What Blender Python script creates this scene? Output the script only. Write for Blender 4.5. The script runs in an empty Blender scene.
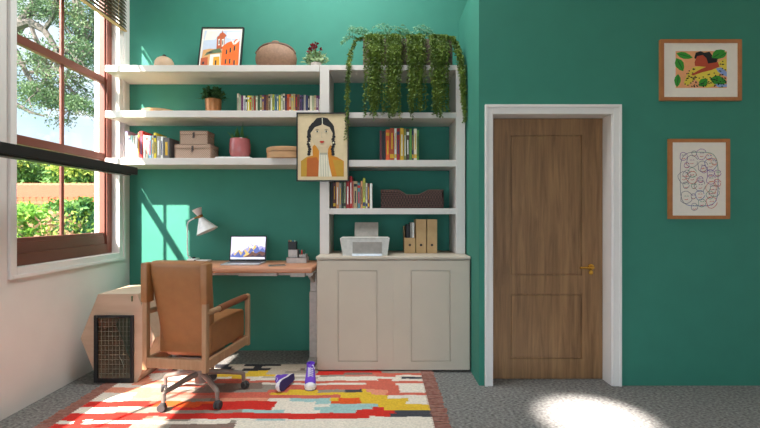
import bpy, bmesh, math, random
from mathutils import Vector, Matrix, Euler
R = random.Random(7)
scene = bpy.context.scene
COL = scene.collection
PI = math.pi
F = 440.0
def P(x, y, Y):                       # pixel + true distance -> point in the room
    return Vector(((x-380)*Y/F, Y, 1.3-(y-214)*Y/F))
def PX(x, Y): return (x-380)*Y/F
def PZ(y, Y): return 1.3-(y-214)*Y/F
def lin(c):
    c = c/255.0
    return c/12.92 if c <= 0.04045 else ((c+0.055)/1.055)**2.4
def rgb(r, g, b): return (lin(r), lin(g), lin(b), 1.0)

# ------------------------------------------------------------ materials
MATS = {}
def mat(name, col, rough=0.6, metal=0.0, var=0.10, scale=30.0, bump=0.0, bscale=None, stretch=(1,1,1), emit=0.0, spec=0.5, sheen=0.0, trans=0.0, col2=None, detail=3.0):
    if name in MATS: return MATS[name]
    m = bpy.data.materials.new(name); m.use_nodes = True
    nt = m.node_tree; n = nt.nodes; l = nt.links
    b = n['Principled BSDF']
    b.inputs['Roughness'].default_value = rough
    b.inputs['Metallic'].default_value = metal
    b.inputs['Specular IOR Level'].default_value = spec
    if sheen: b.inputs['Sheen Weight'].default_value = sheen
    tc = n.new('ShaderNodeTexCoord'); mp = n.new('ShaderNodeMapping'); mp.inputs['Scale'].default_value = stretch
    l.new(tc.outputs['Object'], mp.inputs['Vector'])
    nz = n.new('ShaderNodeTexNoise'); nz.inputs['Scale'].default_value = scale; nz.inputs['Detail'].default_value = detail
    l.new(mp.outputs['Vector'], nz.inputs['Vector'])
    cr = n.new('ShaderNodeValToRGB')
    c = rgb(*col)
    if col2: a0, a1 = c, rgb(*col2)
    else:
        a0 = tuple(max(0, v*(1-var)) for v in c[:3])+(1,); a1 = tuple(min(1, v*(1+var)) for v in c[:3])+(1,)
    cr.color_ramp.elements[0].color = a0; cr.color_ramp.elements[1].color = a1
    cr.color_ramp.elements[0].position = 0.3; cr.color_ramp.elements[1].position = 0.7
    l.new(nz.outputs['Fac'], cr.inputs['Fac']); l.new(cr.outputs['Color'], b.inputs['Base Color'])
    if emit:
        l.new(cr.outputs['Color'], b.inputs['Emission Color']); b.inputs['Emission Strength'].default_value = emit
    if bump:
        n2 = n.new('ShaderNodeTexNoise'); n2.inputs['Scale'].default_value = bscale or scale*2; n2.inputs['Detail'].default_value = 2
        l.new(mp.outputs['Vector'], n2.inputs['Vector'])
        bp = n.new('ShaderNodeBump'); bp.inputs['Strength'].default_value = bump; bp.inputs['Distance'].default_value = 0.01
        l.new(n2.outputs['Fac'], bp.inputs['Height']); l.new(bp.outputs['Normal'], b.inputs['Normal'])
    MATS[name] = m
    return m
def leafmat(name, col, col2, rough=0.6, tr=0.35):
    m = mat(name, col, rough=rough, col2=col2, scale=9)
    nt = m.node_tree; n = nt.nodes; l = nt.links
    b = n['Principled BSDF']; out = n['Material Output']
    cr = [x for x in n if x.type == 'VALTORGB'][0]
    t = n.new('ShaderNodeBsdfTranslucent'); mx = n.new('ShaderNodeMixShader'); mx.inputs[0].default_value = tr
    l.new(cr.outputs['Color'], t.inputs['Color']); l.new(b.outputs[0], mx.inputs[1]); l.new(t.outputs[0], mx.inputs[2]); l.new(mx.outputs[0], out.inputs['Surface'])
    return m
def weave(name, ca, cb, su=90, sv=90, rough=0.8):
    m = mat(name, ca, rough=rough)
    nt = m.node_tree; n = nt.nodes; l = nt.links; b = n['Principled BSDF']
    tc = [x for x in n if x.type == 'TEX_COORD'][0]
    mp = n.new('ShaderNodeMapping'); l.new(tc.outputs['Object'], mp.inputs['Vector'])
    ck = n.new('ShaderNodeTexChecker'); ck.inputs['Scale'].default_value = su
    ck.inputs['Color1'].default_value = rgb(*ca); ck.inputs['Color2'].default_value = rgb(*cb)
    l.new(mp.outputs['Vector'], ck.inputs['Vector']); l.new(ck.outputs['Color'], b.inputs['Base Color'])
    bp = n.new('ShaderNodeBump'); bp.inputs['Strength'].default_value = 0.5; bp.inputs['Distance'].default_value = 0.004
    l.new(ck.outputs['Fac'], bp.inputs['Height']); l.new(bp.outputs['Normal'], b.inputs['Normal'])
    return m

teal   = mat('teal_wall_paint', (50,123,104), rough=0.75, var=0.04, scale=6, bump=0.05, bscale=220)
white_wall = mat('white_wall_paint', (214,206,199), rough=0.8, var=0.02, scale=5, bump=0.04, bscale=200)
white_trim = mat('white_trim_paint', (224,216,211), rough=0.5, var=0.02, scale=8)
shelf_white = mat('white_shelf_paint', (208,197,190), rough=0.5, var=0.02, scale=8)
cab_white = mat('cream_cabinet_paint', (194,178,160), rough=0.55, var=0.02, scale=6)
groove_m = mat('cabinet_groove_shade', (186,172,156), rough=0.7)
carpet = mat('grey_loop_carpet', (82,78,75), rough=0.95, col2=(158,153,148), scale=46, bump=0.9, bscale=90, detail=5, stretch=(1,1.6,1))
brownwin = mat('brown_painted_window_wood', (116,60,44), rough=0.5, var=0.08, scale=12, stretch=(1,0.1,1))
desk_wood = mat('desk_beech_wood', (186,124,92), rough=0.45, col2=(202,142,108), scale=10, stretch=(0.3,4,4))
frame_wood = mat('honey_frame_wood', (170,106,58), rough=0.5, var=0.1, scale=20)
chair_wood = mat('chair_ash_wood', (150,112,80), rough=0.5, col2=(168,130,96), scale=14, stretch=(3,3,0.4))
leather = mat('tan_leather', (146,96,54), rough=0.5, var=0.07, scale=18, bump=0.08, bscale=260)
leather_d = mat('brown_leather_wrap', (118,66,38), rough=0.45, var=0.06, scale=20)
black = mat('black_satin', (20,19,19), rough=0.5)
dark_rail = mat('black_stained_rail_wood', (24,20,19), rough=0.5, var=0.15, scale=20, stretch=(4,0.3,4))
metal_g = mat('grey_brown_metal', (138,124,116), rough=0.45, metal=0.4)
desk_metal = mat('light_grey_desk_metal', (176,166,158), rough=0.45, metal=0.2)
rubber = mat('dark_grey_rubber', (58,54,54), rough=0.7)
gold = mat('brass', (222,168,72), rough=0.25, metal=0.9)
brass_d = mat('dark_brass', (150,98,44), rough=0.35, metal=0.7)
silver = mat('aluminium', (205,204,206), rough=0.35, metal=0.6)
plastic_w = mat('white_plastic', (222,218,214), rough=0.4)
plastic_g = mat('grey_plastic', (150,140,130), rough=0.5)
plastic_lg = mat('light_grey_plastic', (196,190,182), rough=0.5)
paper = mat('paper', (226,216,202), rough=0.8, var=0.03)
matboard = mat('cream_mat_board', (232,220,206), rough=0.8, var=0.02)
crate_ply = mat('pale_birch_plywood', (178,152,128), rough=0.6, col2=(190,164,140), scale=6, stretch=(0.5,3,3))
crate_in = mat('crate_interior_felt', (84,92,72), rough=0.9)
wire_m = mat('dull_steel_wire', (120,124,108), rough=0.5, metal=0.4)
fringe_m = mat('brown_red_fringe_wool', (150,92,80), rough=0.95, col2=(176,128,112), scale=40)
dirt = mat('potting_soil', (50,36,26), rough=0.95)

def grain(name, ca, cb, sc=1.0, rough=0.5):
    m = mat(name, ca, rough=rough)
    nt = m.node_tree; n = nt.nodes; l = nt.links; b = n['Principled BSDF']
    tc = [x for x in n if x.type == 'TEX_COORD'][0]
    mp = n.new('ShaderNodeMapping'); mp.inputs['Scale'].default_value = (9*sc, 9*sc, 0.55*sc); l.new(tc.outputs['Object'], mp.inputs['Vector'])
    nz = n.new('ShaderNodeTexNoise'); nz.inputs['Scale'].default_value = 3.2; nz.inputs['Detail'].default_value = 8; nz.inputs['Roughness'].default_value = 0.62; nz.inputs['Distortion'].default_value = 0.6
    l.new(mp.outputs['Vector'], nz.inputs['Vector'])
    cr = n.new('ShaderNodeValToRGB'); cr.color_ramp.elements[0].position = .33; cr.color_ramp.elements[1].position = .66
    cr.color_ramp.elements[0].color = rgb(*ca); cr.color_ramp.elements[1].color = rgb(*cb)
    l.new(nz.outputs['Fac'], cr.inputs['Fac']); l.new(cr.outputs['Color'], b.inputs['Base Color'])
    return m
door_wood = grain('oak_door_veneer', (110,76,46), (148,108,70))

# ------------------------------------------------------------ mesh builder
class MB:
    def __init__(s): s.bm = bmesh.new(); s.mi = 0; s.mats = []
    def use(s, m):
        if m not in s.mats: s.mats.append(m)
        s.mi = s.mats.index(m); return s
    def _f(s, vs):
        try:
            f = s.bm.faces.new(vs); f.material_index = s.mi; return f
        except ValueError: return None
    def box(s, x0, x1, y0, y1, z0, z1, bev=0.0, M=None, seg=2):
        x0,x1=min(x0,x1),max(x0,x1); y0,y1=min(y0,y1),max(y0,y1); z0,z1=min(z0,z1),max(z0,z1)
        t = bmesh.new()
        bmesh.ops.create_cube(t, size=1)
        bmesh.ops.scale(t, vec=(x1-x0, y1-y0, z1-z0), verts=t.verts)
        bmesh.ops.translate(t, vec=((x0+x1)/2,(y0+y1)/2,(z0+z1)/2), verts=t.verts)
        if bev > 0: bmesh.ops.bevel(t, geom=t.edges[:], offset=bev, segments=seg, affect='EDGES', profile=0.5, clamp_overlap=True)
        s.merge(t, M); return s
    def merge(s, t, M=None):
        mp = {}
        for v in t.verts: mp[v] = s.bm.verts.new(M @ v.co if M else v.co)
        for f in t.faces: s._f([mp[v] for v in f.verts])
        t.free()
    def prism(s, pts, axis, a, b):      # polygon pts (u,v) extruded along axis from a to b
        def mk(u, v, w):
            return {'x':(w,u,v),'y':(u,w,v),'z':(u,v,w)}[axis]
        A = [s.bm.verts.new(mk(u,v,a)) for u,v in pts]; B = [s.bm.verts.new(mk(u,v,b)) for u,v in pts]
        s._f(A); s._f(B[::-1]); n = len(pts)
        for i in range(n): s._f([A[i], B[i], B[(i+1)%n], A[(i+1)%n]])
        return s
    def lathe(s, prof, c=(0,0,0), n=28, sx=1.0, sy=1.0, M=None):
        rings = []
        for r, z in prof:
            if r <= 1e-5: rings.append([s.bm.verts.new((c[0],c[1],c[2]+z))])
            else: rings.append([s.bm.verts.new((c[0]+r*sx*math.cos(2*PI*i/n), c[1]+r*sy*math.sin(2*PI*i/n), c[2]+z)) for i in range(n)])
        for a, b in zip(rings, rings[1:]):
            for i in range(n):
                j=(i+1)%n
                if len(a)==1 and len(b)==1: continue
                if len(a)==1: s._f([a[0], b[i], b[j]])
                elif len(b)==1: s._f([a[i], a[j], b[0]])
                else: s._f([a[i], a[j], b[j], b[i]])
        if M:
            for rg in rings:
                for v in rg: v.co = M @ v.co
        return s
    def tube(s, pts, r, n=8, cap=True, flat=None):
        pts = [Vector(p) for p in pts]; rs = r if isinstance(r,(list,tuple)) else [r]*len(pts)
        rings = []; prev = None
        for i, p in enumerate(pts):
            if i == 0: d = pts[1]-p
            elif i == len(pts)-1: d = p-pts[i-1]
            else: d = (pts[i+1]-p).normalized()+(p-pts[i-1]).normalized()
            if d.length < 1e-9: d = Vector((0,0,1))
            d.normalize()
            if prev is None:
                up = Vector((0,0,1)) if abs(d.z) < 0.9 else Vector((0,1,0))
                a = d.cross(up).normalized()
            else:
                a = prev - d*prev.dot(d); a.normalize()
            prev = a; b = d.cross(a)
            fx, fy = flat if flat else (1,1)
            rings.append([s.bm.verts.new(p+(a*math.cos(2*PI*k/n)*fx+b*math.sin(2*PI*k/n)*fy)*rs[i]) for k in range(n)])
        for A, B in zip(rings, rings[1:]):
            for k in range(n): s._f([A[k],A[(k+1)%n],B[(k+1)%n],B[k]])
        if cap: s._f(rings[0][::-1]); s._f(rings[-1])
        return s
    def ell(s, c, rx, ry, rz, n=16, m=10, M=None):
        prof = []
        t = bmesh.new(); bmesh.ops.create_uvsphere(t, u_segments=n, v_segments=m, radius=1)
        bmesh.ops.scale(t, vec=(rx,ry,rz), verts=t.verts)
        if M: bmesh.ops.transform(t, matrix=M, verts=t.verts)
        bmesh.ops.translate(t, vec=c, verts=t.verts)
        s.merge(t); return s
    def quad(s, pts): s._f([s.bm.verts.new(p) for p in pts]); return s
    def leaf(s, p, d, w, L, up=None):
        d = Vector(d).normalized(); u = Vector(up) if up else Vector((R.uniform(-1,1),R.uniform(-1,1),R.uniform(-1,1)))
        a = d.cross(u)
        if a.length < 1e-4: a = Vector((1,0,0))
        a.normalize(); nrm = a.cross(d)
        p = Vector(p)
        v = [s.bm.verts.new(q) for q in (p, p+d*L*.45+a*w+nrm*w*.3, p+d*L, p+d*L*.45-a*w+nrm*w*.3)]
        s._f([v[0],v[1],v[2]]); s._f([v[0],v[2],v[3]]); return s

def ringb(b,axis,a0,a1,u0,u1,v0,v1,w,bev=0.0,wb=None):
    wb=w if wb is None else wb
    for (p,q,r,t_) in ((u0,u0+w,v0,v1),(u1-w,u1,v0,v1),(u0+w,u1-w,v1-w,v1),(u0+w,u1-w,v0,v0+wb)):
        if r==v0 and wb==0 and p!=u0 and p!=u1-w: continue
        if axis=='y': b.box(p,q,a0,a1,r,t_,bev=bev)
        else: b.box(a0,a1,p,q,r,t_,bev=bev)
def tag(o, label=None, cat=None, group=None, kind=None):
    if label: o['label'] = label
    if cat: o['category'] = cat
    if group: o['group'] = group
    if kind: o['kind'] = kind
    return o
def thing(name, loc, label, cat, group=None, rz=0.0, kind=None):
    o = bpy.data.objects.new(name, None); COL.objects.link(o); o.empty_display_size = 0.05
    o.location = loc; o.rotation_euler = (0,0,rz); tag(o, label, cat, group, kind)
    o['mw'] = 0; del o['mw']
    return o
def wm(o):
    M = Matrix.LocRotScale(o.location, o.rotation_euler, None)
    return wm(o.parent) @ M if o.parent else M
def build(name, mb, m=None, parent=None, local=False, origin=None, smooth=False, sub=0, ang=40):
    bm = mb.bm
    if origin is not None: bmesh.ops.translate(bm, vec=-Vector(origin), verts=bm.verts)
    elif parent is not None and not local: bmesh.ops.transform(bm, matrix=wm(parent).inverted(), verts=bm.verts)
    bmesh.ops.recalc_face_normals(bm, faces=bm.faces)
    me = bpy.data.meshes.new(name)
    bm.to_mesh(me); bm.free()
    mats = mb.mats if mb.mats else [m]
    for k in mats: me.materials.append(k)
    o = bpy.data.objects.new(name, me); COL.objects.link(o)
    if origin is not None: o.location = origin
    if parent is not None: o.parent = parent
    if smooth:
        me.shade_smooth()
        me.set_sharp_from_angle(angle=math.radians(ang))
    if sub:
        sd = o.modifiers.new('Subdivision','SUBSURF'); sd.levels = sub; sd.render_levels = sub
    return o
def struct(name, mb, m=None, origin=None, parent=None, smooth=False):
    o = build(name, mb, m, origin=origin, parent=parent, smooth=smooth)
    if parent is None: o['kind'] = 'structure'
    return o

# ------------------------------------------------------------ setting
XL, YB, XR, YD = -2.385, 4.19, 0.75, 3.333
SHF = 3.81
ZT = 3.13; ZC = 4.3; WT = .15
struct('floor', MB().box(XL-.0, 3.3, -2.4, YB, -0.12, 0.0), carpet)
# back wall
struct('wall_back', MB().box(XL, 3.3, YB, YB+.15, 0, ZC), teal)
# left wall with two window openings
W1 = (2.875, 4.005, 0.948, 3.34); W2 = (0.45, 2.2, 0.62, 1.95)
b = MB(); x0, x1 = XL-WT, XL
b.box(x0,x1,-2.4,W2[0],0,ZC); b.box(x0,x1,W2[0],W2[1],0,W2[2]); b.box(x0,x1,W2[0],W2[1],W2[3],ZC)
b.box(x0,x1,W2[1],W1[0],0,ZC); b.box(x0,x1,W1[0],W1[1],0,W1[2]); b.box(x0,x1,W1[0],W1[1],W1[3],ZC); b.box(x0,x1,W1[1],YB+.15,0,ZC)
struct('wall_left', b, white_wall)
# return wall + door wall
DX0, DX1, DZ = 0.842, 1.764, 2.068
b = MB(); b.box(XR, DX0, YD, YB-.001, 0, ZT); b.box(DX0,3.3,YD+.2,YB-.001,ZT-.1,ZT); b.box(DX1, 3.3, YD, YD+.2, 0, ZT); b.box(DX0, DX1, YD, YD+.2, DZ, ZT)
struct('wall_door', b, teal)
struct('wall_right', MB().box(3.3,3.45,-2.4,YB+.15,0,ZC), white_wall)
ceil_white = mat('white_ceiling_paint', (225,222,217), rough=0.9, var=0.01)
struct('ceiling', MB().box(XL-WT, 3.45, -2.4, YB+.15, ZC, ZC+.12), ceil_white)
struct('wall_rear', MB().box(XL-WT, 3.45, -2.55, -2.4, 2.5, ZC+.12).box(XL-WT,-2.0,-2.55,-2.4,0,2.5).box(1.2,3.45,-2.55,-2.4,0,2.5), white_wall)
# door
d = thing('door_1', (1.303,3.456,0), None, None, kind='structure')
b = MB(); X0,X1,y0 = .858,1.748,3.456
b.box(X0,1.02,y0,y0+.045,.006,2.05); b.box(1.587,X1,y0,y0+.045,.006,2.05)
b.box(1.02,1.587,y0,y0+.045,1.92,2.05); b.box(1.02,1.587,y0,y0+.045,.675,.817); b.box(1.02,1.587,y0,y0+.045,.006,.164)
for za, zb in ((.817,1.92),(.164,.675)):
    b.box(1.02,1.587,y0+.009,y0+.035,za,zb)
    g = .012
    b.box(1.02+g,1.587-g,y0+.0015,y0+.012,za+g,zb-g,bev=.003)
build('door_leaf', b, door_wood, parent=d)
b = MB(); c = Vector((1.654, y0, .884))
rot = Matrix.Translation(c) @ Matrix.Rotation(PI/2,4,'X')
b.lathe([(0,0.0),(.024,0.0),(.024,.008),(.012,.010),(.010,.045),(0,.045)], n=20, M=rot)
b.tube([c+Vector((0,-.042,0)), c+Vector((-.02,-.048,0)), c+Vector((-.105,-.048,-.001))], [.010,.009,.008], n=10)
c2 = c+Vector((0,0,-.043))
b.lathe([(0,0.0),(.017,0.0),(.017,.007),(0,.009)], n=16, M=Matrix.Translation(c2) @ Matrix.Rotation(PI/2,4,'X'))
h = build('door_handle', b, gold, parent=d, smooth=True); h['label'] = 'brass lever handle with round keyhole plate'
# door lining and casing
b = MB()
b.box(DX0,.856,YD-.004,YD+.2,0,2.054+.014); b.box(1.75,DX1,YD-.004,YD+.2,0,2.054+.014); b.box(DX0,DX1,YD-.004,YD+.2,2.054,DZ)
b.box(DX0,DX1,3.503,3.52,0,2.06)
struct('trim_1', b, white_trim)
b = MB()
for (xa,xb,za,zb) in ((.792,.85,0,2.126),(1.758,1.822,0,2.126),(.85,1.758,2.054,2.126)):
    b.box(xa,xb,YD-.016,YD,za,zb,bev=.003)
for (xa,xb,za,zb) in ((.792,.812,0,2.126),(1.803,1.822,0,2.126),(.812,1.803,2.104,2.126)):
    b.box(xa,xb,YD-.023,YD-.012,za,zb,bev=.003)
struct('trim_2', b, white_trim)
# window casing
b = MB(); y0,y1,z0,z1 = W1
for (ya,yb,za,zb) in ((y0-.06,y0,z0-.07,z1+.07),(y1,y1+.085,z0-.07,z1+.07),(y0,y1,z0-.07,z0),(y0,y1,z1,z1+.07)):
    b.box(XL,XL+.014,ya,yb,za,zb,bev=.003)
for (ya,yb,za,zb) in ((y0-.06,y0-.036,z0-.07,z1+.07),(y1+.06,y1+.085,z0-.07,z1+.07),(y0-.036,y1+.06,z0-.07,z0-.045)):
    b.box(XL,XL+.022,ya,yb,za,zb,bev=.003)
struct('trim_3', b, white_trim)
glass = bpy.data.materials.new('window_glass'); glass.use_nodes = True
nt = glass.node_tree; nn = nt.nodes; nn.remove(nn['Principled BSDF'])
tb = nn.new('ShaderNodeBsdfTransparent'); gb = nn.new('ShaderNodeBsdfGlossy'); gb.inputs['Roughness'].default_value = 0.02
mx = nn.new('ShaderNodeMixShader'); mx.inputs[0].default_value = 0.04
nt.links.new(tb.outputs[0], mx.inputs[1]); nt.links.new(gb.outputs[0], mx.inputs[2]); nt.links.new(mx.outputs[0], nn['Material Output'].inputs['Surface'])
def window(n, W, rails, lower):
    y0,y1,z0,z1 = W
    w = thing('window_%d'%n, (XL-.08,(y0+y1)/2,z0), None, None, kind='structure')
    b = MB(); xa, xb = XL-.12, XL-.055
    b.box(xa,xb,y0,y0+.06,z0,z1,bev=.004); b.box(xa,xb,y1-.07,y1,z0,z1,bev=.004); b.box(xa,xb,y0+.06,y1-.07,z1-.06,z1,bev=.004); b.box(xa,xb,y0+.06,y1-.07,z0,z0+.085,bev=.004)
    b.box(xa,xb-.014,y0+.05,y0+.09,z0+.05,z1-.05,bev=.003); b.box(xa,xb-.014,y1-.085,y1-.06,z0+.05,z1-.05,bev=.003)
    build('window_frame', b, brownwin, parent=w)
    b = MB(); xa2, xb2 = XL-.112, XL-.073
    b.box(xa2,xb2+.005,y0+.07,y1-.09,z0+.075,lower-.03,bev=.004); b.box(xa2,xb2,y0+.07,y1-.09,lower-.04,lower,bev=.004)
    for (za,zb) in rails: b.box(xa2,xb2+.003,y0+.07,y1-.09,za,zb,bev=.004)
    ym = (y0+.055+y1-.105)/2 if n == 2 else 3.425
    b.box(XL-.100,XL-.084,ym-.016,ym+.016,lower-.01,z1-.05,bev=.002)
    s = build('sash', b, brownwin, parent=w)
    b = MB(); b.box(XL-.096,XL-.091,y0+.06,y1-.08,z0+.08,z1-.05)
    build('window_pane', b, glass, parent=w)
    b = MB(); b.box(XL-.165,XL-.12,y0,y0+.012,z0,z1); b.box(XL-.165,XL-.12,y1-.075,y1,z0,z1); b.box(XL-.165,XL-.12,y0+.012,y1-.075,z0,z0+.02)
    build('outer_lining', b, white_trim, parent=w)
    return w
window(1, W1, ((1.775,1.84),(2.462,2.523)), 1.137)
window(2, W2, (), .9)

# ------------------------------------------------------------ window blind, black rail
slat_m = mat('dark_olive_bamboo', (74,62,38), rough=0.6, var=0.2, scale=30); tanm = mat('tan_blind_tape', (176,146,100), rough=0.7)
t = thing('window_blind', (XL+.045,3.45,2.98), 'dark wooden slatted window blind pulled up above the brown window', 'blind')
b = MB().use(slat_m)
for k in range(15):
    z = 2.998+.0335*k
    M = Matrix.Translation((XL+.045,3.44,z)) @ Matrix.Rotation(math.radians(62),4,'Y')
    b.box(-.019,.019,-.61,.61,-.0015,.0015,M=M)
build('slats', b, parent=t)
build('bottom_rail', MB().box(XL+.03,XL+.06,2.83,4.05,2.976,2.986,bev=.002), tanm, parent=t)
build('head_rail', MB().box(XL+.016,XL+.075,2.83,4.05,3.50,3.56,bev=.003), slat_m, parent=t)
for yy in (3.0,3.42,3.9): build('cord', MB().tube([(XL+.066,yy,2.98),(XL+.066,yy,3.52)], .0015, n=5), tanm, parent=t)
t = thing('black_rail', (-2.08,2.8,1.62), 'long black wooden rail running across the window in front of its sash', 'rail')
b = MB().box(-2.125,-2.037,1.2,3.70,1.628,1.690,bev=.003); b.box(-2.115,-2.047,1.25,3.62,1.616,1.630)
build('rail_beam', b, dark_rail, parent=t)
for yy in (1.4,2.3): build('bracket', MB().box(XL,-2.12,yy-.012,yy+.012,1.645,1.675), dark_rail, parent=t)

# ------------------------------------------------------------ shelves
def s_shelf(z0, z1, label):
    o = build('wall_shelf', MB().box(XL+.002,-.524,SHF,YB,z0,z1,bev=.003), shelf_white, origin=(-1.45,4.0,z0)); tag(o, label, 'shelf', 'white wall shelves above the desk'); return o
s_shelf(2.533,2.59,'uppermost long white wall shelf above the desk, carrying the leaning town painting')
s_shelf(2.137,2.196,'middle long white wall shelf above the desk, carrying the copper plant pot')
s_shelf(1.726,1.785,'lowest long white wall shelf above the desk, carrying the woven boxes')
t = thing('bookcase', (.1,4.0,.952), 'open white bookcase standing on the cream cabinet under the trailing plants', 'bookcase')
build('side_panel', MB().box(-.521,-.440,SHF,YB,.953,2.59,bev=.003), shelf_white, parent=t)
build('side_panel', MB().box(.658,.738,SHF,YB,.953,2.59,bev=.003), shelf_white, parent=t)
build('top_panel', MB().box(-.440,.658,SHF+.001,YB,2.547,2.59,bev=.002), shelf_white, parent=t)
for z0, z1 in ((2.131,2.18),(1.711,1.768),(1.298,1.349)):
    build('shelf_board', MB().box(-.440,.658,SHF+.002,YB,z0,z1,bev=.002), shelf_white, parent=t)
# cabinet
CF = 3.607
t = thing('low_cabinet', (.11,3.9,0), 'cream painted low cabinet with two panelled doors under the bookcase', 'cabinet')
b = MB(); b.box(-.522,.744,CF+.022,YB-.002,.016,.926,bev=.004)
b.box(-.45,.70,3.80,4.15,0.0,.02)
build('body', b, cab_white, parent=t)
build('cabinet_top', MB().box(-.526,.745,CF-.004,YB-.002,.928,.952,bev=.006), cab_white, parent=t)
for (xa,xb,pa,pb) in ((-.508,.1093,-.346,-.017),(.1097,.732,.252,.578)):
    b = MB()
    z0,z1 = .022,.918; q0,q1 = PZ(361.6,CF),PZ(270,CF)
    b.box(xa,pa,CF,CF+.02,z0,z1); b.box(pb,xb,CF,CF+.02,z0,z1); b.box(pa,pb,CF,CF+.02,q1,z1); b.box(pa,pb,CF,CF+.02,z0,q0)
    b.box(pa,pb,CF+.010,CF+.02,q0,q1); g=.008; b.box(pa+g,pb-g,CF+.001,CF+.012,q0+g,q1-g,bev=.002)
    build('cabinet_door', b, cab_white, parent=t)

# ------------------------------------------------------------ desk
t = thing('standing_desk', (-1.2,3.9,0), 'standing desk with wooden top and grey metal legs below the shelves', 'desk')
b = MB().box(-1.88,-.556,3.60,YB-.01,.815,.86,bev=.012,seg=3)
build('desktop', b, desk_wood, parent=t, smooth=True)
for X in (-1.79,-.585):
    b = MB(); b.box(X-.035,X+.035,3.86,3.95,.03,.62,bev=.006); b.box(X-.028,X+.028,3.868,3.942,.60,.80,bev=.004)
    build('leg', b, desk_metal, parent=t)
    b = MB(); b.prism([(3.62,.0125),(4.16,.0125),(4.16,.02),(3.95,.045),(3.86,.045),(3.62,.02)],'x',X-.035,X+.035)
    build('foot', b, desk_metal, parent=t)
    b = MB(); b.box(X-.03,X+.03,3.64,4.15,.79,.815,bev=.004)
    b.prism([(3.86,.79),(3.66,.79),(3.66,.775),(3.86,.70)],'x',X-.012,X+.012)
    build('bracket', b, desk_metal, parent=t)
b = MB(); b.box(-1.8,-.60,3.70,3.74,.785,.815,bev=.003); b.box(-1.8,-.60,4.05,4.09,.785,.815,bev=.003); b.box(-1.17,-.85,3.63,3.69,.788,.815,bev=.004); b.box(-.74,-.62,3.63,3.69,.780,.815,bev=.004)
build('crossbar', b, desk_metal, parent=t)

# ------------------------------------------------------------ hexagonal crate
t = thing('pet_crate', (-2.008,3.62,0), 'hexagonal pale wooden pet crate with black wire door against the left wall', 'crate')
cx=-2.008; hexo=[(cx-.285,.337),(cx-.151,.674),(cx+.151,.674),(cx+.285,.337),(cx+.151,0),(cx-.151,0)]
hexi=[(cx+(u-cx)*.92, .337+(v-.337)*.93) for u,v in hexo]
b = MB().use(crate_ply)
n6=6
ys=(3.37,3.80)
rings=[[b.bm.verts.new((u,y,v)) for u,v in hx] for hx,y in ((hexo,ys[0]),(hexo,ys[1]),(hexi,ys[1]-.0),(hexi,ys[0]+.012))]
for A,B in ((0,1),(1,2),(2,3),(3,0)):
    for i in range(6): b._f([rings[A][i],rings[A][(i+1)%6],rings[B][(i+1)%6],rings[B][i]])
build('crate_shell', b, parent=t)
b = MB().use(crate_in); b.prism(hexi,'y',3.785,3.798)
build('interior_lining', b, parent=t)
# front panel with opening
b = MB().use(crate_ply); ox0,ox1,oz1=-2.165,-1.892,.50
b.prism([(cx-.283,.337),(cx-.150,.672),(cx+.150,.672),(cx+.283,.337),(ox1+.025,.09),(ox1,.0835),(ox1,oz1),(ox0,oz1),(ox0,.03)], 'y', 3.366, 3.374)
b.prism([(ox1,.001),(cx+.150,.001),(cx+.283,.337),(ox1,.337)], 'y', 3.3665, 3.3735)
build('front_panel', b, parent=t)
g_=build('latch', MB().ell((-1.895,3.362,.652),.008,.006,.012,n=8,m=6).box(-1.899,-1.891,3.358,3.366,.62,.65), mat('olive_latch',(88,96,60)), parent=t)
dr = build('wire_door', MB().use(black).box(-2.178,-2.150,3.345,3.362,0.003,.515,bev=.002).box(-1.902,-1.878,3.345,3.362,0.003,.515,bev=.002).box(-2.150,-1.902,3.346,3.361,.003,.035,bev=.002).box(-2.150,-1.902,3.346,3.361,.497,.515,bev=.002), parent=t)
b = MB()
for k in range(1,9): x=-2.15+.0276*k; b.tube([(x,3.353,.03),(x,3.353,.505)],.0017,n=5)
for k in range(1,13): z=.035+.0358*k; b.tube([(-2.152,3.3545,z),(-1.90,3.3545,z)],.0017,n=5)
b.tube([(-1.985,3.35,.21),(-1.955,3.348,.15),(-1.948,3.348,.12)],.003,n=6)
build('wire_grid', b, wire_m, parent=dr)

t.location.z+=.0125
# ------------------------------------------------------------ chair
t = thing('office_chair', (-1.27,3.125,0.012), 'tan leather swivel chair with wooden frame and five castors facing the desk', 'chair', rz=math.radians(-8.5))
hw,hd=.207,.30; zo=-.012
for sx in (-1,1):
    build('rear_post', MB().box(sx*hw-.017,sx*hw+.017,-hd-.02,-hd+.02,.29+zo,.98+zo,bev=.006), chair_wood, parent=t, local=True)
    build('front_post', MB().box(sx*hw-.017,sx*hw+.017,hd-.018,hd+.018,.29+zo,.684+zo,bev=.008), chair_wood, parent=t, local=True)
    b=MB().box(sx*hw-.014,sx*hw+.014,-hd,hd,.305+zo,.365+zo,bev=.005)
    build('side_rail', b, chair_wood, parent=t, local=True)
    b=MB().tube([(sx*hw,-hd,.652),(sx*hw,-.11,.650),(sx*hw,.22,.655),(sx*hw,hd,.658)],.019,n=12)
    a=build('armrest', b, chair_wood, parent=t, local=True, smooth=True)
    b=MB().tube([(sx*hw,-.13,.650),(sx*hw,.05,.655),(sx*hw,.255,.656)],.024,n=14,flat=(1,1))
    w_=build('leather_wrap', b, leather_d, parent=a, local=True, smooth=True)
b=MB().box(-hw,hw,-hd-.014,-hd+.014,.305+zo,.372+zo,bev=.005); build('rear_rail', b, chair_wood, parent=t, local=True)
b=MB().box(-hw,hw,hd-.014,hd+.014,.305+zo,.365+zo,bev=.005); build('front_rail', b, chair_wood, parent=t, local=True)
# seat
b=MB().box(-.188,.188,-.20,.292,.355,.560,bev=.020,seg=4); build('seat', b, leather, parent=t, local=True, smooth=True, ang=60)
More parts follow.
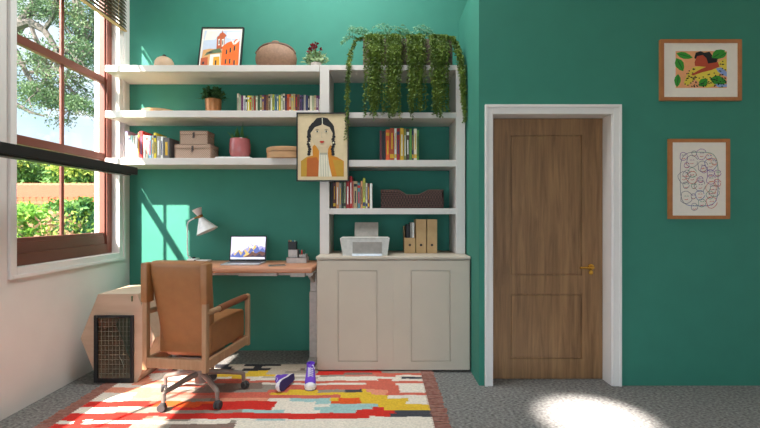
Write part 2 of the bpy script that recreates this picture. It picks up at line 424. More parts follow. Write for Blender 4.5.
# back: reclined tapering slab
b=MB()
def slab(zs):
    prev=None
    for (z,yr,th,hwd) in zs:
        ring=[]; n=20
        for k in range(n):
            a=2*PI*k/n; ca,sa=math.cos(a),math.sin(a)
            e=.28
            ux=math.copysign(abs(ca)**e,ca); uy=math.copysign(abs(sa)**e,sa)
            ring.append(b.bm.verts.new((ux*hwd, yr+th/2+uy*th/2, z)))
        if prev:
            for k in range(n): b._f([prev[k],prev[(k+1)%n],ring[(k+1)%n],ring[k]])
        else: b._f(ring[::-1])
        prev=ring
    b._f(prev)
slab([(.335,-.16,.05,.150),(.36,-.19,.09,.165),(.45,-.205,.10,.172),(.60,-.235,.11,.178),(.75,-.268,.12,.186),(.88,-.296,.125,.190),(.945,-.308,.125,.190),(.968,-.305,.115,.188),(.98,-.290,.08,.180)])
build('backrest', b, leather, parent=t, local=True, smooth=True, ang=70)
for sx in (-1,1):
    b=MB().box(sx*hw-.023,sx*hw+.023,-hd-.027,-hd+.05,.715,.972,bev=.009)
    build('leather_sleeve', b, leather, parent=t, local=True, smooth=True)
b=MB().box(-.19,.19,-.012,.012,.0,.0) if False else MB()
b.tube([(0,0,.16),(0,0,.315)],.028,n=14); b.tube([(0,0,.10),(0,0,.19)],.045,n=16); b.box(-.11,.11,-.14,.14,.29,.315,bev=.004)
build('swivel_column', b, metal_g, parent=t, local=True, smooth=True)
for k,a in enumerate((168,240,312,24,96)):
    a=math.radians(a+8.5); c,s_=math.cos(a),math.sin(a)
    b=MB().tube([(c*.02,s_*.02,.165),(c*.14,s_*.14,.150),(c*.272,s_*.272,.122),(c*.288,s_*.288,.110),(c*.29,s_*.29,.055)],[.022,.019,.017,.016,.013],n=8)
    lg=build('leg', b, metal_g, parent=t, local=True, smooth=True)
    b=MB()
    for off in (-.012,.012):
        M=Matrix.Translation((c*.30,s_*.30,.0285))@Matrix.Rotation(a+.6,4,'Z')@Matrix.Rotation(PI/2,4,'Y')
        b.lathe([(0,-.009+off),(.024,-.009+off),(.028,-.004+off),(.028,.004+off),(.024,.009+off),(0,.009+off)],n=18,M=M)
    b.ell((c*.295,s_*.295,.046),.020,.020,.016,n=12,m=8)
    build('castor', b, rubber, parent=lg, local=True, smooth=True)

# ------------------------------------------------------------ rug
RUG = {'w':(228,214,198),'r':(204,36,22),'c':(206,98,78),'s':(222,142,112),'g':(150,136,122),'d':(62,60,68),'k':(34,30,36),'y':(222,178,44),'b':(156,188,184),'o':(222,84,20),'t':(190,172,152),'m':(128,104,92),'p':(196,120,104)}
rx0,rx1,ry0,ry1=-2.0,.332,2.02,3.775
# strips: (y_px_top, y_px_bottom, [(x_px_start, colour), ...]) measured on the photograph, converted to floor metres
strips=[
(362,367.4,[(100,'m'),(148,'c'),(180,'k'),(231,'t'),(246,'k'),(282,'t')]),
(367.4,369.6,[(100,'m'),(155,'g'),(174,'k'),(178,'w'),(199,'k'),(212,'t'),(214,'k'),(232,'t'),(254,'k'),(262,'t'),(318,'r')]),
(369.6,372,[(100,'c'),(140,'c'),(155,'p'),(172,'k'),(178,'w'),(184,'k'),(202,'w'),(220,'k'),(234,'t'),(243,'k'),(270,'t'),(300,'m')]),
(372,374.2,[(100,'c'),(137,'c'),(160,'p'),(210,'t'),(248,'y'),(268,'t'),(285,'g'),(318,'r'),(382,'g'),(395,'g')]),
(374.2,376.2,[(100,'c'),(137,'c'),(150,'w'),(190,'c'),(206,'y'),(266,'t'),(316,'r'),(344,'m'),(372,'c')]),
(376.2,378.0,[(100,'c'),(150,'w'),(210,'y'),(247,'y'),(264,'y'),(275,'w'),(320,'g'),(345,'p'),(376,'c'),(396,'w')]),
(378.0,380.0,[(100,'w'),(118,'s'),(150,'w'),(205,'w'),(232,'y'),(246,'w'),(262,'t'),(318,'w'),(390,'w'),(401,'d')]),
(380.0,382.2,[(100,'s'),(128,'s'),(152,'w'),(200,'w'),(216,'c'),(250,'w'),(330,'w'),(362,'w'),(378,'c'),(392,'w')]),
(382.2,384.4,[(100,'w'),(122,'s'),(150,'c'),(215,'c'),(280,'c'),(316,'c'),(365,'c'),(402,'c')]),
(384.4,386.4,[(100,'w'),(118,'w'),(133,'s'),(165,'w'),(205,'g'),(225,'m'),(262,'w'),(300,'w'),(366,'c'),(395,'w')]),
(386.4,388.6,[(100,'w'),(150,'w'),(180,'c'),(205,'m'),(262,'g'),(276,'w'),(284,'c'),(362,'c'),(399,'w')]),
(388.6,391.0,[(100,'s'),(150,'g'),(165,'w'),(195,'m'),(262,'g'),(282,'c'),(365,'c'),(399,'w')]),
(391.0,394.0,[(95,'s'),(152,'g'),(170,'g'),(198,'m'),(235,'g'),(268,'c'),(288,'y'),(318,'g'),(345,'d'),(362,'y'),(366,'s'),(388,'c'),(400,'w')]),
(394.0,396.4,[(90,'s'),(100,'w'),(136,'s'),(165,'c'),(215,'c'),(270,'y'),(368,'y'),(372,'s'),(386,'c')]),
(396.4,399.6,[(90,'w'),(133,'s'),(150,'g'),(172,'p'),(214,'c'),(276,'c'),(340,'y'),(376,'y'),(388,'w')]),
(399.6,402.8,[(85,'w'),(130,'g'),(158,'g'),(210,'m'),(220,'s'),(268,'w'),(276,'w'),(290,'b'),(301,'b'),(330,'y'),(338,'o'),(360,'y'),(408,'w')]),
(402.8,405.6,[(80,'r'),(150,'c'),(158,'o'),(196,'o'),(216,'r'),(277,'w'),(316,'b'),(331,'o'),(361,'y'),(406,'w')]),
(405.6,408.6,[(78,'r'),(153,'o'),(188,'o'),(200,'r'),(275,'w'),(330,'b'),(376,'b'),(378,'y')]),
(408.6,411.6,[(72,'w'),(116,'w'),(140,'g'),(172,'r'),(200,'r'),(272,'w'),(314,'b'),(345,'b'),(372,'r'),(384,'y')]),
(411.6,414.8,[(70,'w'),(116,'g'),(170,'g'),(242,'b'),(270,'b'),(284,'w'),(320,'b'),(356,'r'),(382,'r'),(395,'d')]),
(414.8,418.2,[(64,'r'),(100,'r'),(144,'r'),(170,'r'),(228,'r'),(352,'r'),(390,'d')]),
(418.2,420.6,[(60,'r'),(145,'c'),(152,'g'),(166,'r'),(222,'r'),(310,'r'),(370,'w')]),
(420.6,422.4,[(55,'r'),(84,'w'),(92,'r'),(142,'g'),(190,'w'),(256,'b'),(284,'w')]),
(422.4,425.6,[(50,'w'),(74,'r'),(84,'w'),(180,'w'),(230,'g'),(236,'w')]),
(425.6,430.5,[(50,'r'),(130,'g'),(170,'m'),(222,'m'),(234,'w')]),
(430.5,440,[(30,'w'),(90,'g'),(170,'c'),(230,'w'),(330,'b')]),
(440,452,[(20,'c'),(150,'w'),(260,'r'),(380,'w')]),
(452,470,[(0,'r'),(100,'y'),(230,'w'),(340,'d')]),
(470,520,[(0,'w'),(160,'b'),(280,'c'),(400,'w')]),
]
rows=[]
for (ya,yb,segs) in strips:
    Yb=1.3*F/(ya-214); Yf=1.3*F/(yb-214); Ym=(Yb+Yf)/2
    rows.append((Yf,Yb,[((x-380)*Ym/F,c) for x,c in segs]))
NX,NY=290,220
bm=bmesh.new(); keys=list(RUG)
rugmats=[mat('rug_wool_'+k,RUG[k],rough=.95,var=.14,scale=70,bump=.4,bscale=160) for k in keys]
def wob(x,row): return .006*math.sin(x*9+row*1.7)+.004*math.sin(x*23+row)
grid=[[bm.verts.new((rx0+(rx1-rx0)*i/NX, ry0+(ry1-ry0)*j/NY, .011+.0006*math.sin(j*2.1))) for i in range(NX+1)] for j in range(NY+1)]
for j in range(NY):
    for i in range(NX):
        x=rx0+(rx1-rx0)*(i+.5)/NX; y=ry0+(ry1-ry0)*(j+.5)/NY
        yy=y+wob(x,0); ci='w'
        for (Yf,Yb,segs) in rows:
            if Yf<=yy<Yb:
                xx=x+R.uniform(-.006,.006)
                ci=segs[0][1]
                for X,c in segs:
                    if xx>=X: ci=c
                break
        f=bm.faces.new([grid[j][i],grid[j][i+1],grid[j+1][i+1],grid[j+1][i]]); f.material_index=keys.index(ci)
ext=bmesh.ops.extrude_face_region(bm,geom=bm.faces[:])
bmesh.ops.translate(bm,vec=(0,0,-.010),verts=[v for v in ext['geom'] if isinstance(v,bmesh.types.BMVert)])
m_=MB(); m_.bm.free(); m_.bm=bm; m_.mats=rugmats
t=thing('rug',((rx0+rx1)/2,(ry0+ry1)/2,0),'colourful patchwork striped woven rug with brown fringes under the chair','rug')
build('woven_field',m_,parent=t)
for side in (-1,1):
    b=MB(); n=78
    for k in range(n):
        y=ry0+(ry1-ry0)*(k+.5)/n + R.uniform(-.002,.002); 
        xa=rx0 if side<0 else rx1
        if side>0 and y>3.74: continue
        L=.105+R.uniform(-.008,.008)
        b.tube([(xa-side*.01,y,.008),(xa+side*.03,y+R.uniform(-.003,.003),.007),(xa+side*L,y+R.uniform(-.006,.006),.0045)],.0052,n=5)
    f=build('fringe',b,fringe_m,parent=t); f['label']='brown red knotted fringe'

# ------------------------------------------------------------ sneakers
purple=mat('purple_canvas',(112,64,190),rough=.8,var=.1,scale=80,bump=.1); rub_w=mat('white_rubber',(232,226,228),rough=.5); sole_n=mat('navy_outsole',(58,48,110),rough=.7); lace=mat('white_lace',(214,204,226),rough=.8)
def sneaker(label, loc, rot, scl=.9):
    t=thing('sneaker',loc,label,'shoe','purple sneakers on the rug'); t.rotation_euler=rot; t.scale=(scl,)*3
    # toe toward -Y local, length .28
    def ring(y,w,z0,z1,n=16):
        out=[]
        for k in range(n):
            a=2*PI*k/n; ca,sa=math.cos(a),math.sin(a)
            out.append((math.copysign(abs(ca)**.7,ca)*w,y,z0+(z1-z0)*(.5+.5*math.copysign(abs(sa)**.7,sa))))
        return out
    def loft(b,rs):
        prev=None
        for r in rs:
            v=[b.bm.verts.new(p) for p in r]
            if prev:
                for k in range(len(v)): b._f([prev[k],prev[(k+1)%len(v)],v[(k+1)%len(v)],v[k]])
            else: b._f(v[::-1])
            prev=v
        b._f(prev)
    b=MB(); loft(b,[ring(-.115,.030,.018,.050),ring(-.09,.042,.018,.066),ring(-.05,.046,.018,.078),ring(-.01,.042,.018,.095),ring(.03,.038,.018,.118),ring(.07,.036,.018,.135),ring(.11,.034,.018,.135),ring(.130,.026,.018,.128)])
    build('upper',b,purple,parent=t,local=True,smooth=True,ang=60)
    b=MB()   # ankle collar
    prev=None
    for (z,yc,rx,ry) in ((.10,.082,.034,.050),(.128,.086,.034,.048),(.150,.090,.036,.046),(.152,.090,.030,.040),(.12,.088,.027,.038)):
        v=[b.bm.verts.new((rx*math.cos(2*PI*k/18),yc+ry*math.sin(2*PI*k/18),z)) for k in range(18)]
        if prev:
            for k in range(18): b._f([prev[k],prev[(k+1)%18],v[(k+1)%18],v[k]])
        prev=v
    b._f(prev)
    build('collar',b,purple,parent=t,local=True,smooth=True,ang=60)
    out=[(-.028,.142),(-.036,.10),(-.034,.04),(-.042,-.03),(-.050,-.08),(-.040,-.122),(-.018,-.142),(.014,-.144),(.038,-.126),(.049,-.085),(.044,-.03),(.036,.04),(.037,.10),(.028,.142)]
    build('midsole',MB().prism(out,'z',.007,.032),rub_w,parent=t,local=True)
    build('outsole',MB().prism([(x*.985,y*.99) for x,y in out],'z',0,.0075),sole_n,parent=t,local=True)
    build('toe_cap',MB().ell((-.001,-.104,.034),.041,.035,.024),rub_w,parent=t,local=True,smooth=True)
    b=MB()
    for k in range(6):
        y=-.042+.018*k; z=.086+.0088*k
        b.tube([(-.022,y,z-.006),(0,y+.002,z+.004),(.022,y+.006,z-.006)],.0042,n=6)
        b.tube([(.022,y,z-.006),(0,y+.008,z+.005),(-.022,y+.012,z)],.0032,n=6)
    b.tube([(.0,.052,.140),(.02,.040,.146),(.034,.02,.12)],.003,n=6)
    build('laces',b,lace,parent=t,local=True,smooth=True)
    return t
sneaker('upright purple high-top sneaker with white toe beside the cabinet corner',(-.525,3.325,.0125),(0,0,math.radians(8)))
sneaker('purple high-top sneaker tipped on its side showing its navy sole',(-.685,3.26,.056),(0,math.radians(-97),math.radians(-15)),.82)

# ------------------------------------------------------------ framed pictures
def flat(mb, Yp, polys, pxy=True, step=.0004, pl=None):
    """flat printed shapes on a picture: polygons at px coords of their wall plane"""
    for k,(m,pts) in enumerate(polys):
        mb.use(m); Y=Yp-step*(k+1)
        q=[]
        for (x,y) in pts: q.append(((x-380)*Yp/F, Y, 1.3-(y-214)*Yp/F))
        mb._f([mb.bm.verts.new(p) for p in q])
def circ(x,y,rx,ry=None,n=14,a0=0):
    ry=ry or rx; return [(x+rx*math.cos(2*PI*k/n+a0),y+ry*math.sin(2*PI*k/n+a0)) for k in range(n)]
def frame(name,label,x0,x1,y0,y1,Yf,bw,fm,depth,group=None,inner=matboard):
    xa,xb,za,zb=PX(x0,Yf),PX(x1,Yf),PZ(y1,Yf),PZ(y0,Yf)
    t=thing(name,((xa+xb)/2,Yf+depth,za),label,'picture',group)
    w=bw*Yf/F
    b=MB()
    ringb(b,'y',Yf,Yf+depth,xa,xb,za,zb,w)
    build('frame',b,fm,parent=t)
    build('mat_board',MB().box(xa+w*.8,xb-w*.8,Yf+depth*.4,Yf+depth-.001,za+w*.8,zb-w*.8),inner,parent=t)
    return t
def cm(name,c): return mat(name,c,rough=.8,var=.04)
ink=cm('black_ink',(28,24,26))
# portrait
port_bg=cm('portrait_paper',(214,190,152)); 
Yp=3.782
t=frame('portrait_print','framed portrait print of a woman with black braids hung on the shelf edge',296.4,348.6,112.4,181.3,Yp,1.2,black,.026,inner=port_bg)
skin=cm('portrait_skin',(206,182,148)); och=cm('portrait_ochre',(200,126,32)); och2=cm('portrait_olive_ochre',(186,140,44)); rust=cm('portrait_rust',(178,92,34)); crm=cm('portrait_cream',(220,210,188)); lips=cm('portrait_red',(176,40,30)); gry=cm('portrait_grey',(168,160,140))
def q(pts): return [(285+x/5.03,105+y/5.03) for x,y in pts]
polys=[]
polys.append((och2,q([(80,282),(108,262),(140,255),(138,210),(150,196),(175,235),(178,360),(80,360)])))
polys.append((och,q([(108,262),(140,255),(138,210),(150,200),(176,240),(172,300),(165,360),(110,360)])))
polys.append((rust,q([(112,268),(160,262),(170,285),(166,360),(108,360)])))
polys.append((och,q([(296,282),(262,262),(236,255),(240,215),(228,200),(210,235),(222,300),(236,360),(296,360)])))
polys.append((och2,q([(240,275),(290,280),(296,360),(262,360)])))
polys.append((crm,q([(172,240),(214,240),(222,300),(236,360),(168,360)])))
polys.append((gry,q([(176,238),(212,238),(214,250),(174,250)])))
for x in (178,190,202,214): polys.append((gry,q([(x,252),(x+2,252),(x+5,360),(x+2,360)])))
polys.append((skin,q([(168,205),(218,205),(216,240),(172,240)])))
polys.append((ink,q([(112,155),(112,132),(132,95),(158,70),(187,62),(216,70),(240,96),(250,130),(250,152),(236,160),(128,165)])))
polys.append((skin,q([(128,140),(140,112),(187,92),(230,110),(240,135),(238,168),(226,198),(206,216),(187,220),(168,216),(148,200),(134,172)])))
polys.append((ink,q([(128,142),(150,112),(184,100),(190,62),(160,66),(120,110),(112,150)])))
polys.append((ink,q([(240,142),(224,112),(192,98),(187,62),(214,66),(246,106),(252,150)])))
polys.append((crm,q([(185.5,64),(189,64),(190,98),(187,98)])))
for x0,sg in ((118,1),(246,-1)):
    for k in range(8): polys.append((ink,q(circ(x0+sg*(3*math.sin(k*1.6))+ (6 if sg>0 else -8)*(k/8),160+k*12.5,9,8,n=8,a0=k))))
for x in (124,244): polys.append((crm,q(circ(x,190,4,4)))); 
for x in (162,208):
    polys.append((ink,q([(x-12,126),(x,121),(x+12,126),(x,124)]))); polys.append((crm,q(circ(x,134,9,4)))); polys.append((ink,q(circ(x,134,4,4)))); polys.append((ink,q([(x-10,131),(x,127.5),(x+10,131),(x,129.5)])))
polys.append((gry,q([(185,135),(187,135),(184,160),(192,163),(183,164)])))
polys.append((lips,q([(174,184),(182,180),(187,182),(192,180),(199,184),(192,192),(181,192)])))
polys.append((ink,q([(306,45),(308,45),(309,150),(307,150)])))
for k in range(6): polys.append((ink,q(circ(304+3*(k%2),50+k*17,4,3,n=6))))
b=MB(); flat(b,Yp+.010,polys,step=.00012); build('print',b,parent=t)
# leopard/leaf print (top right)
Yw=YD-.024
t=frame('picture_frame','wide wooden framed print of a dark haired woman, leopard and green leaves',660.8,742,39.2,100.4,Yw,3.4,frame_wood,.024,'wooden framed pictures right of the door')
def q2(pts): return [(650+x/5.35,30+y/5.35) for x,y in pts]
pch=cm('print_peach',(232,160,110)); grn=cm('print_green',(52,142,44)); grd=cm('print_dark_green',(26,94,40)); ylw=cm('print_yellow',(226,200,70)); redb=cm('print_red_brown',(180,70,44)); blu=cm('print_lilac_blue',(140,160,208))
polys=[(pch,q2([(137,113),(411,113),(411,310),(137,310)]))]
def lf(x,y,L,w,a):
    a=math.radians(a); c,s=math.cos(a),math.sin(a)
    return [(x+c*u*L-s*v*w,y+s*u*L+c*v*w) for u,v in ((0,0),(.25,.8),(.5,1),(.8,.6),(1,0),(.8,-.6),(.5,-1),(.25,-.8))]
polys.append((ylw,q2([(180,285),(200,235),(230,200),(290,190),(340,200),(375,165),(408,150),(411,215),(360,245),(340,300),(300,310),(240,262),(200,300)])))
for (x,y,L,w,a,m) in ((140,125,92,18,15,grn),(140,150,80,24,62,grn),(150,235,72,18,95,grn),(330,150,82,26,-30,grn),(262,300,60,22,-40,grn),(320,262,92,26,10,grn),(410,120,60,16,150,grn),(345,275,66,20,25,grn)):
    polys.append((m,q2(lf(x,y,L,w,a)))); polys.append((grd,q2(lf(x+2,y,L*.92,w*.12,a))))
polys.append((blu,q2([(352,205),(380,200),(410,225),(411,250),(385,240),(362,222)])))
polys.append((blu,q2([(350,288),(380,292),(411,290),(411,305),(360,305)])))
polys.append((ink,q2([(236,150),(244,122),(270,113),(290,122),(318,116),(332,136),(330,150),(362,152),(358,172),(330,186),(306,182),(292,160),(262,145),(250,160)])))
polys.append((redb,q2([(238,172),(252,140),(282,134),(300,150),(310,180),(362,172),(372,196),(330,214),(280,226),(228,244),(220,238),(270,210),(300,198),(240,192)])))
for k in range(150):
    x=R.uniform(180,405); y=R.uniform(160,305)
    if (y>190+.25*(300-x) or x>340) and not (240<x<370 and 150<y<230): polys.append((ink,q2(circ(x,y,4.2,3.6,n=6))))
b=MB(); flat(b,Yw+.0095,polys,step=.00006); build('print',b,parent=t)
# doodle print
t=frame('picture_frame','tall wooden framed drawing of scribbled coloured faces on cream paper',669.3,730.2,138.8,219,Yw,3.4,frame_wood,.024,'wooden framed pictures right of the door')
dc=[cm('pen_red',(200,70,60)),cm('pen_blue',(70,80,160)),cm('pen_green',(90,140,110)),cm('pen_grey',(120,110,120)),cm('pen_violet',(140,80,150)),cm('pen_orange',(214,130,90))]
b=MB()
RR=random.Random(3)
def scrib(pts,m):
    b.use(m); b.tube([((x-380)*Yw/F,Yw+.0088,1.3-(y-214)*Yw/F) for x,y in pts],.0019,n=4)
for k in range(34):
    col_=k%5; row=k//5
    cx_=686+8.0*col_+RR.uniform(-3.4,3.4); cy_=156+8.0*row+RR.uniform(-3,3)
    if not(683<cx_<719): continue
    r=RR.uniform(2.4,6.0); m=dc[RR.randrange(6)]
    scrib([(cx_+r*math.cos(a*.5)*(1+.15*math.sin(a*1.7+k)),cy_+r*1.1*math.sin(a*.5)) for a in range(13)],m)
    m=dc[RR.randrange(6)]
    scrib([(cx_-1.6,cy_-1),(cx_-.8,cy_-1.6),(cx_,cy_-1)],m); scrib([(cx_+1,cy_-1),(cx_+1.8,cy_-1.6),(cx_+2.4,cy_-1)],m); scrib([(cx_-1.5,cy_+2),(cx_,cy_+2.6),(cx_+1.8,cy_+1.8)],dc[0])
out_=[(700+19*math.copysign(abs(math.cos(a))**.5,math.cos(a)), 179+27*math.copysign(abs(math.sin(a))**.5,math.sin(a))) for a in [2*PI*k/40 for k in range(41)]]
scrib(out_[:14],dc[1]); scrib(out_[13:30],dc[3]); scrib(out_[29:],dc[2])
build('drawing',b,parent=t)

# leaning town painting on the top shelf
Y0=3.93; za=2.5905
t=thing('leaning_painting',(PX(218.5,Y0),Y0,za),'black framed painting of orange buildings and a tower leaning on the top shelf','picture')
lean=math.atan2(.105,.42); t.rotation_euler=(-lean,0,0)
hwid=.193; H=.438
b=MB()
ringb(b,'y',0,.028,-hwid,hwid,0,H,.010)
build('frame',b,black,parent=t,local=True)
build('mat_board',MB().box(-hwid+.008,hwid-.008,.008,.022,.008,H-.008),matboard,parent=t,local=True)
def flat_l(mb,y,polys,f,step=.00012):
    for k,(m,pts) in enumerate(polys):
        mb.use(m); mb._f([mb.bm.verts.new((f(p)[0],y-step*(k+1),f(p)[1])) for p in pts])
def fm(p):   # zoom px (190,20 scale 8.24) -> local
    x=190+p[0]/8.24; y=20+p[1]/8.24
    tt=(65-y)/39.0; cxp=218.5+ (3.6*tt)
    return ((x-cxp)/111.0, .045+ (tt)*.392)
skyp=cm('painting_sky',(188,192,206)); orp=cm('painting_orange',(226,96,30)); brk=cm('painting_brick',(178,84,48)); grp=cm('painting_green',(92,108,78)); dkp=cm('painting_dark',(64,48,50)); tnp=cm('painting_tan',(206,150,96)); whp=cm('painting_pale',(222,212,200)); yp_=cm('painting_yellow',(220,150,40))
polys=[(skyp,[(112,75),(415,75),(392,372),(78,372)]),
(whp,[(130,80),(250,78),(200,150),(110,160)]),(whp,[(300,90),(410,85),(400,150),(300,140)]),
(tnp,[(100,240),(160,230),(258,235),(256,372),(78,372)]),
(brk,[(216,130),(232,118),(240,100),(256,92),(262,70),(266,92),(282,102),(296,120),(280,134),(276,220),(262,232),(210,236)]),
(whp,[(226,150),(240,146),(238,200),(224,202)]),(whp,[(256,150),(274,146),(270,210),(254,214)]),
(dkp,[(230,160),(238,158),(236,190),(228,192)]),(dkp,[(260,160),(268,158),(266,196),(258,198)]),
(grp,[(112,290),(130,262),(180,240),(240,226),(256,262),(200,268),(150,276)]),(dkp,[(130,270),(160,254),(190,256),(160,268)]),
(orp,[(262,210),(300,180),(330,168),(352,172),(372,150),(404,150),(392,372),(248,372)]),
(whp,[(330,150),(352,160),(356,190),(370,165),(400,146),(404,160),(372,192),(350,196)]),
(whp,[(160,280),(240,272),(244,372),(150,372)]),(yp_,[(186,300),(236,296),(238,372),(182,372)]),(brk,[(84,310),(140,300),(138,372),(78,372)]),
(dkp,[(96,340),(112,338),(110,360),(92,362)]),(dkp,[(200,330),(212,328),(210,366),(198,366)])]
for (x,y) in ((290,240),(322,225),(356,210),(282,320),(316,318),(352,330)): polys.append((dkp,[(x,y),(x+12,y-3),(x+10,y+36),(x-2,y+38)])); polys.append((yp_,[(x+14,y),(x+18,y-1),(x+16,y+36),(x+12,y+36)]))
b=MB(); flat_l(b,.0078,polys,fm); build('print',b,parent=t,local=True)

# ------------------------------------------------------------ books
pages=mat('book_pages',(226,216,196),rough=.9,var=.06,scale=200,stretch=(6,1,1))
BC={'lilac':(168,150,176),'cream':(222,210,184),'pale aqua':(170,206,200),'white':(232,226,218),'coral':(206,110,92),'red':(182,34,32),'light blue':(150,196,216),'yellow':(232,204,56),'grey':(160,150,142),'mottled black':(96,88,84),'orange':(222,92,40),'burgundy':(92,38,42),'black':(34,30,34),'dark red':(156,28,34),'gold':(214,166,40),'olive':(130,132,70),'dark brown':(76,56,44),'green':(98,146,62),'navy':(48,54,92),'peach':(224,156,108),'teal':(84,126,132),'blue grey':(96,118,128),'lime':(190,190,70),'maroon':(108,44,40),'purple':(98,66,112),'plum':(112,52,96),'tan':(176,150,112),'rust':(176,72,34),'brown':(120,78,50),'sage':(166,172,138),'dark green':(52,80,56)}
def book(x0,x1,ytop,Yf,zb,dep,colour,band,label,group,r=0):
    xa,xb=PX(x0,Yf)+.0006,PX(x1,Yf)-.0006; zt=PZ(ytop,Yf); h=zt-zb; th=xb-xa
    c=mat('book_cover_'+colour.replace(' ','_'),BC[colour],rough=.55,var=.07,scale=60)
    mb=MB().use(c)
    cv=min(.0022,th*.18)
    mb.box(xa,xa+cv,Yf,Yf+dep,zb,zt); mb.box(xb-cv,xb,Yf,Yf+dep,zb,zt); mb.box(xa,xb,Yf,Yf+cv,zb,zt,bev=.0006,seg=1)
    mb.use(pages).box(xa+cv,xb-cv,Yf+cv,Yf+dep-.004,zb+.003,zt-.003)
    if band and th>.008:
        bc=mat('book_print_'+band.replace(' ','_'),BC[band],rough=.6)
        mb.use(bc)
        k=R.randrange(3)
        if k==0: mb.box(xa+.001,xb-.001,Yf-.0006,Yf+.001,zb+h*.08,zb+h*.2); mb.box(xa+th*.35,xb-th*.35,Yf-.0006,Yf+.001,zb+h*.35,zb+h*.85)
        elif k==1: mb.box(xa+.001,xb-.001,Yf-.0006,Yf+.001,zb+h*.8,zb+h*.9); mb.box(xa+th*.3,xb-th*.3,Yf-.0006,Yf+.001,zb+h*.2,zb+h*.65)
        else: mb.box(xa+th*.3,xb-th*.3,Yf-.0006,Yf+.001,zb+h*.15,zb+h*.8)
    o=build('book',mb,origin=((xa+xb)/2,Yf+dep/2,zb+.0003)); tag(o,label,'book',group); return o
def row(spec,Yf,zb,dep,where,group):
    n=len(spec); seen={}
    labs=[]
    for i,(x0,x1,yt,c) in enumerate(spec):
        L=spec[i-1][3] if i else None; Rr=spec[i+1][3] if i<n-1 else None
        if L is None: s='%s book at the left end, %s'%(c,where)
        elif Rr is None: s='%s book at the right end, %s'%(c,where)
        elif L==Rr: s='%s book between two %s books, %s'%(c,L,where)
        else: s='%s book between %s and %s books, %s'%(c,L,Rr,where)
        labs.append(s)
    ordn=['leftmost','second from left','third from left','fourth from left','fifth from left','sixth from left','seventh from left','eighth from left','ninth from left','tenth from left']
    for i,s in enumerate(labs):
        if labs.count(s)>1:
            c=spec[i][3]; k=[j for j in range(n) if spec[j][3]==c].index(i)
            labs[i]='%s book, %s of the %s ones, %s'%(c,ordn[k],c,where)
    for i,(x0,x1,yt,c) in enumerate(spec):
        band=R.choice(['cream','white','gold','black','red',None,'navy'])
        if band==c: band=None
        book(x0,x1,yt,Yf,zb,dep,c,band,labs[i],group)
row([(125.2,128.2,131,'lilac'),(128.4,130.4,135.5,'cream'),(130.6,132.6,135.2,'pale aqua'),(132.8,134.6,135.6,'cream'),(134.8,137.6,135.3,'white'),(137.8,139.4,132,'coral'),(139.5,142.8,131,'red'),(143,145.4,135.2,'white'),(145.6,148,135.4,'cream'),(148.2,151.6,135.6,'light blue'),(151.8,153.4,135.4,'white'),(153.6,156.4,132.8,'yellow'),(156.6,160.2,136.2,'grey'),(160.4,163.2,136.4,'white'),(163.4,169.4,137.8,'mottled black')],3.845,1.785,.19,'beside the woven boxes','books at the window end of the lowest shelf')
cols=['cream','sage','plum','white','dark green','yellow','lime','sage','brown','sage','dark green','olive','purple','burgundy','brown','tan','sage','lime','teal','blue grey','lime','sage','cream','burgundy','orange','rust','sage','tan','burgundy','brown','purple','navy','grey','navy','black','cream','sage','tan','plum','purple']
hts=[93.5,95.3,95.6,95.6,95.8,95.6,95.6,95.7,95.9,95.8,94.6,95,95,94.8,95,94.2,94,94.3,94.1,94.4,95,94,93.7,94.4,94.2,94,93.8,93.8,94.3,94.2,95.2,95,94.8,95.2,96,95.6,95.7,95.2,95.6,95.4]
x=237.0; spec=[]
wd=(320.3-237.0)/len(cols)
for c,h in zip(cols,hts):
    spec.append((x,x+wd-.1,h,c)); x+=wd
row(spec,3.93,2.196,.15,'in the long middle-shelf row','paperbacks in the long row on the middle shelf')
row([(379.6,382.0,130.5,'burgundy'),(382.1,385.6,131,'black'),(385.8,389.6,129.6,'orange'),(389.8,394.2,128,'rust'),(394.4,396.6,128.3,'white'),(396.8,399.8,128.3,'dark red'),(400,403.8,128,'gold'),(404,406.2,128.8,'olive'),(406.4,409.2,128.8,'dark brown'),(409.4,411.8,128.6,'green'),(412,413.6,130.5,'navy'),(413.8,416.8,128.6,'cream'),(417,418.9,130.2,'green')],3.86,1.768,.18,'on the bookcase shelf below the plants','books on the upper bookcase shelf')
row([(331,332.8,182,'black'),(333,335.8,182.4,'burgundy'),(336,338.8,182,'peach'),(339,341.4,183,'grey'),(341.6,343.6,182.2,'dark green'),(343.8,345.8,182.2,'sage'),(346,349.4,181,'dark red'),(349.6,352.2,176.2,'red'),(352.4,353.4,181,'coral'),(353.6,357.2,181.2,'tan'),(357.4,360.4,182.8,'teal'),(360.6,362.6,181,'peach'),(362.8,365.2,178,'lime'),(365.6,367.4,183,'cream'),(367.6,369.6,183.3,'maroon'),(369.8,372.2,183.3,'white')],3.86,1.349,.18,'left of the wicker basket','books beside the wicker basket')

# ------------------------------------------------------------ objects on the desk-side shelves
Y=4.0
tanc=mat('pale_stoneware',(184,152,122),rough=.6,var=.08,scale=20)
t=thing('lidded_pot',(PX(164.3,Y),Y,2.5905),'small round tan pot with dark knob at the window end of top shelf','pot')
b=MB().lathe([(0,0),(.055,0),(.075,.02),(.084,.055),(.080,.09),(.062,.118),(.035,.134),(0,.14)],c=(PX(164.3,Y),Y,2.5905))
build('body',b,tanc,parent=t,smooth=True,ang=60)
build('knob',MB().ell((PX(164.3,Y),Y,2.74),.016,.016,.010),mat('dark_knob',(44,34,34)),parent=t,smooth=True)
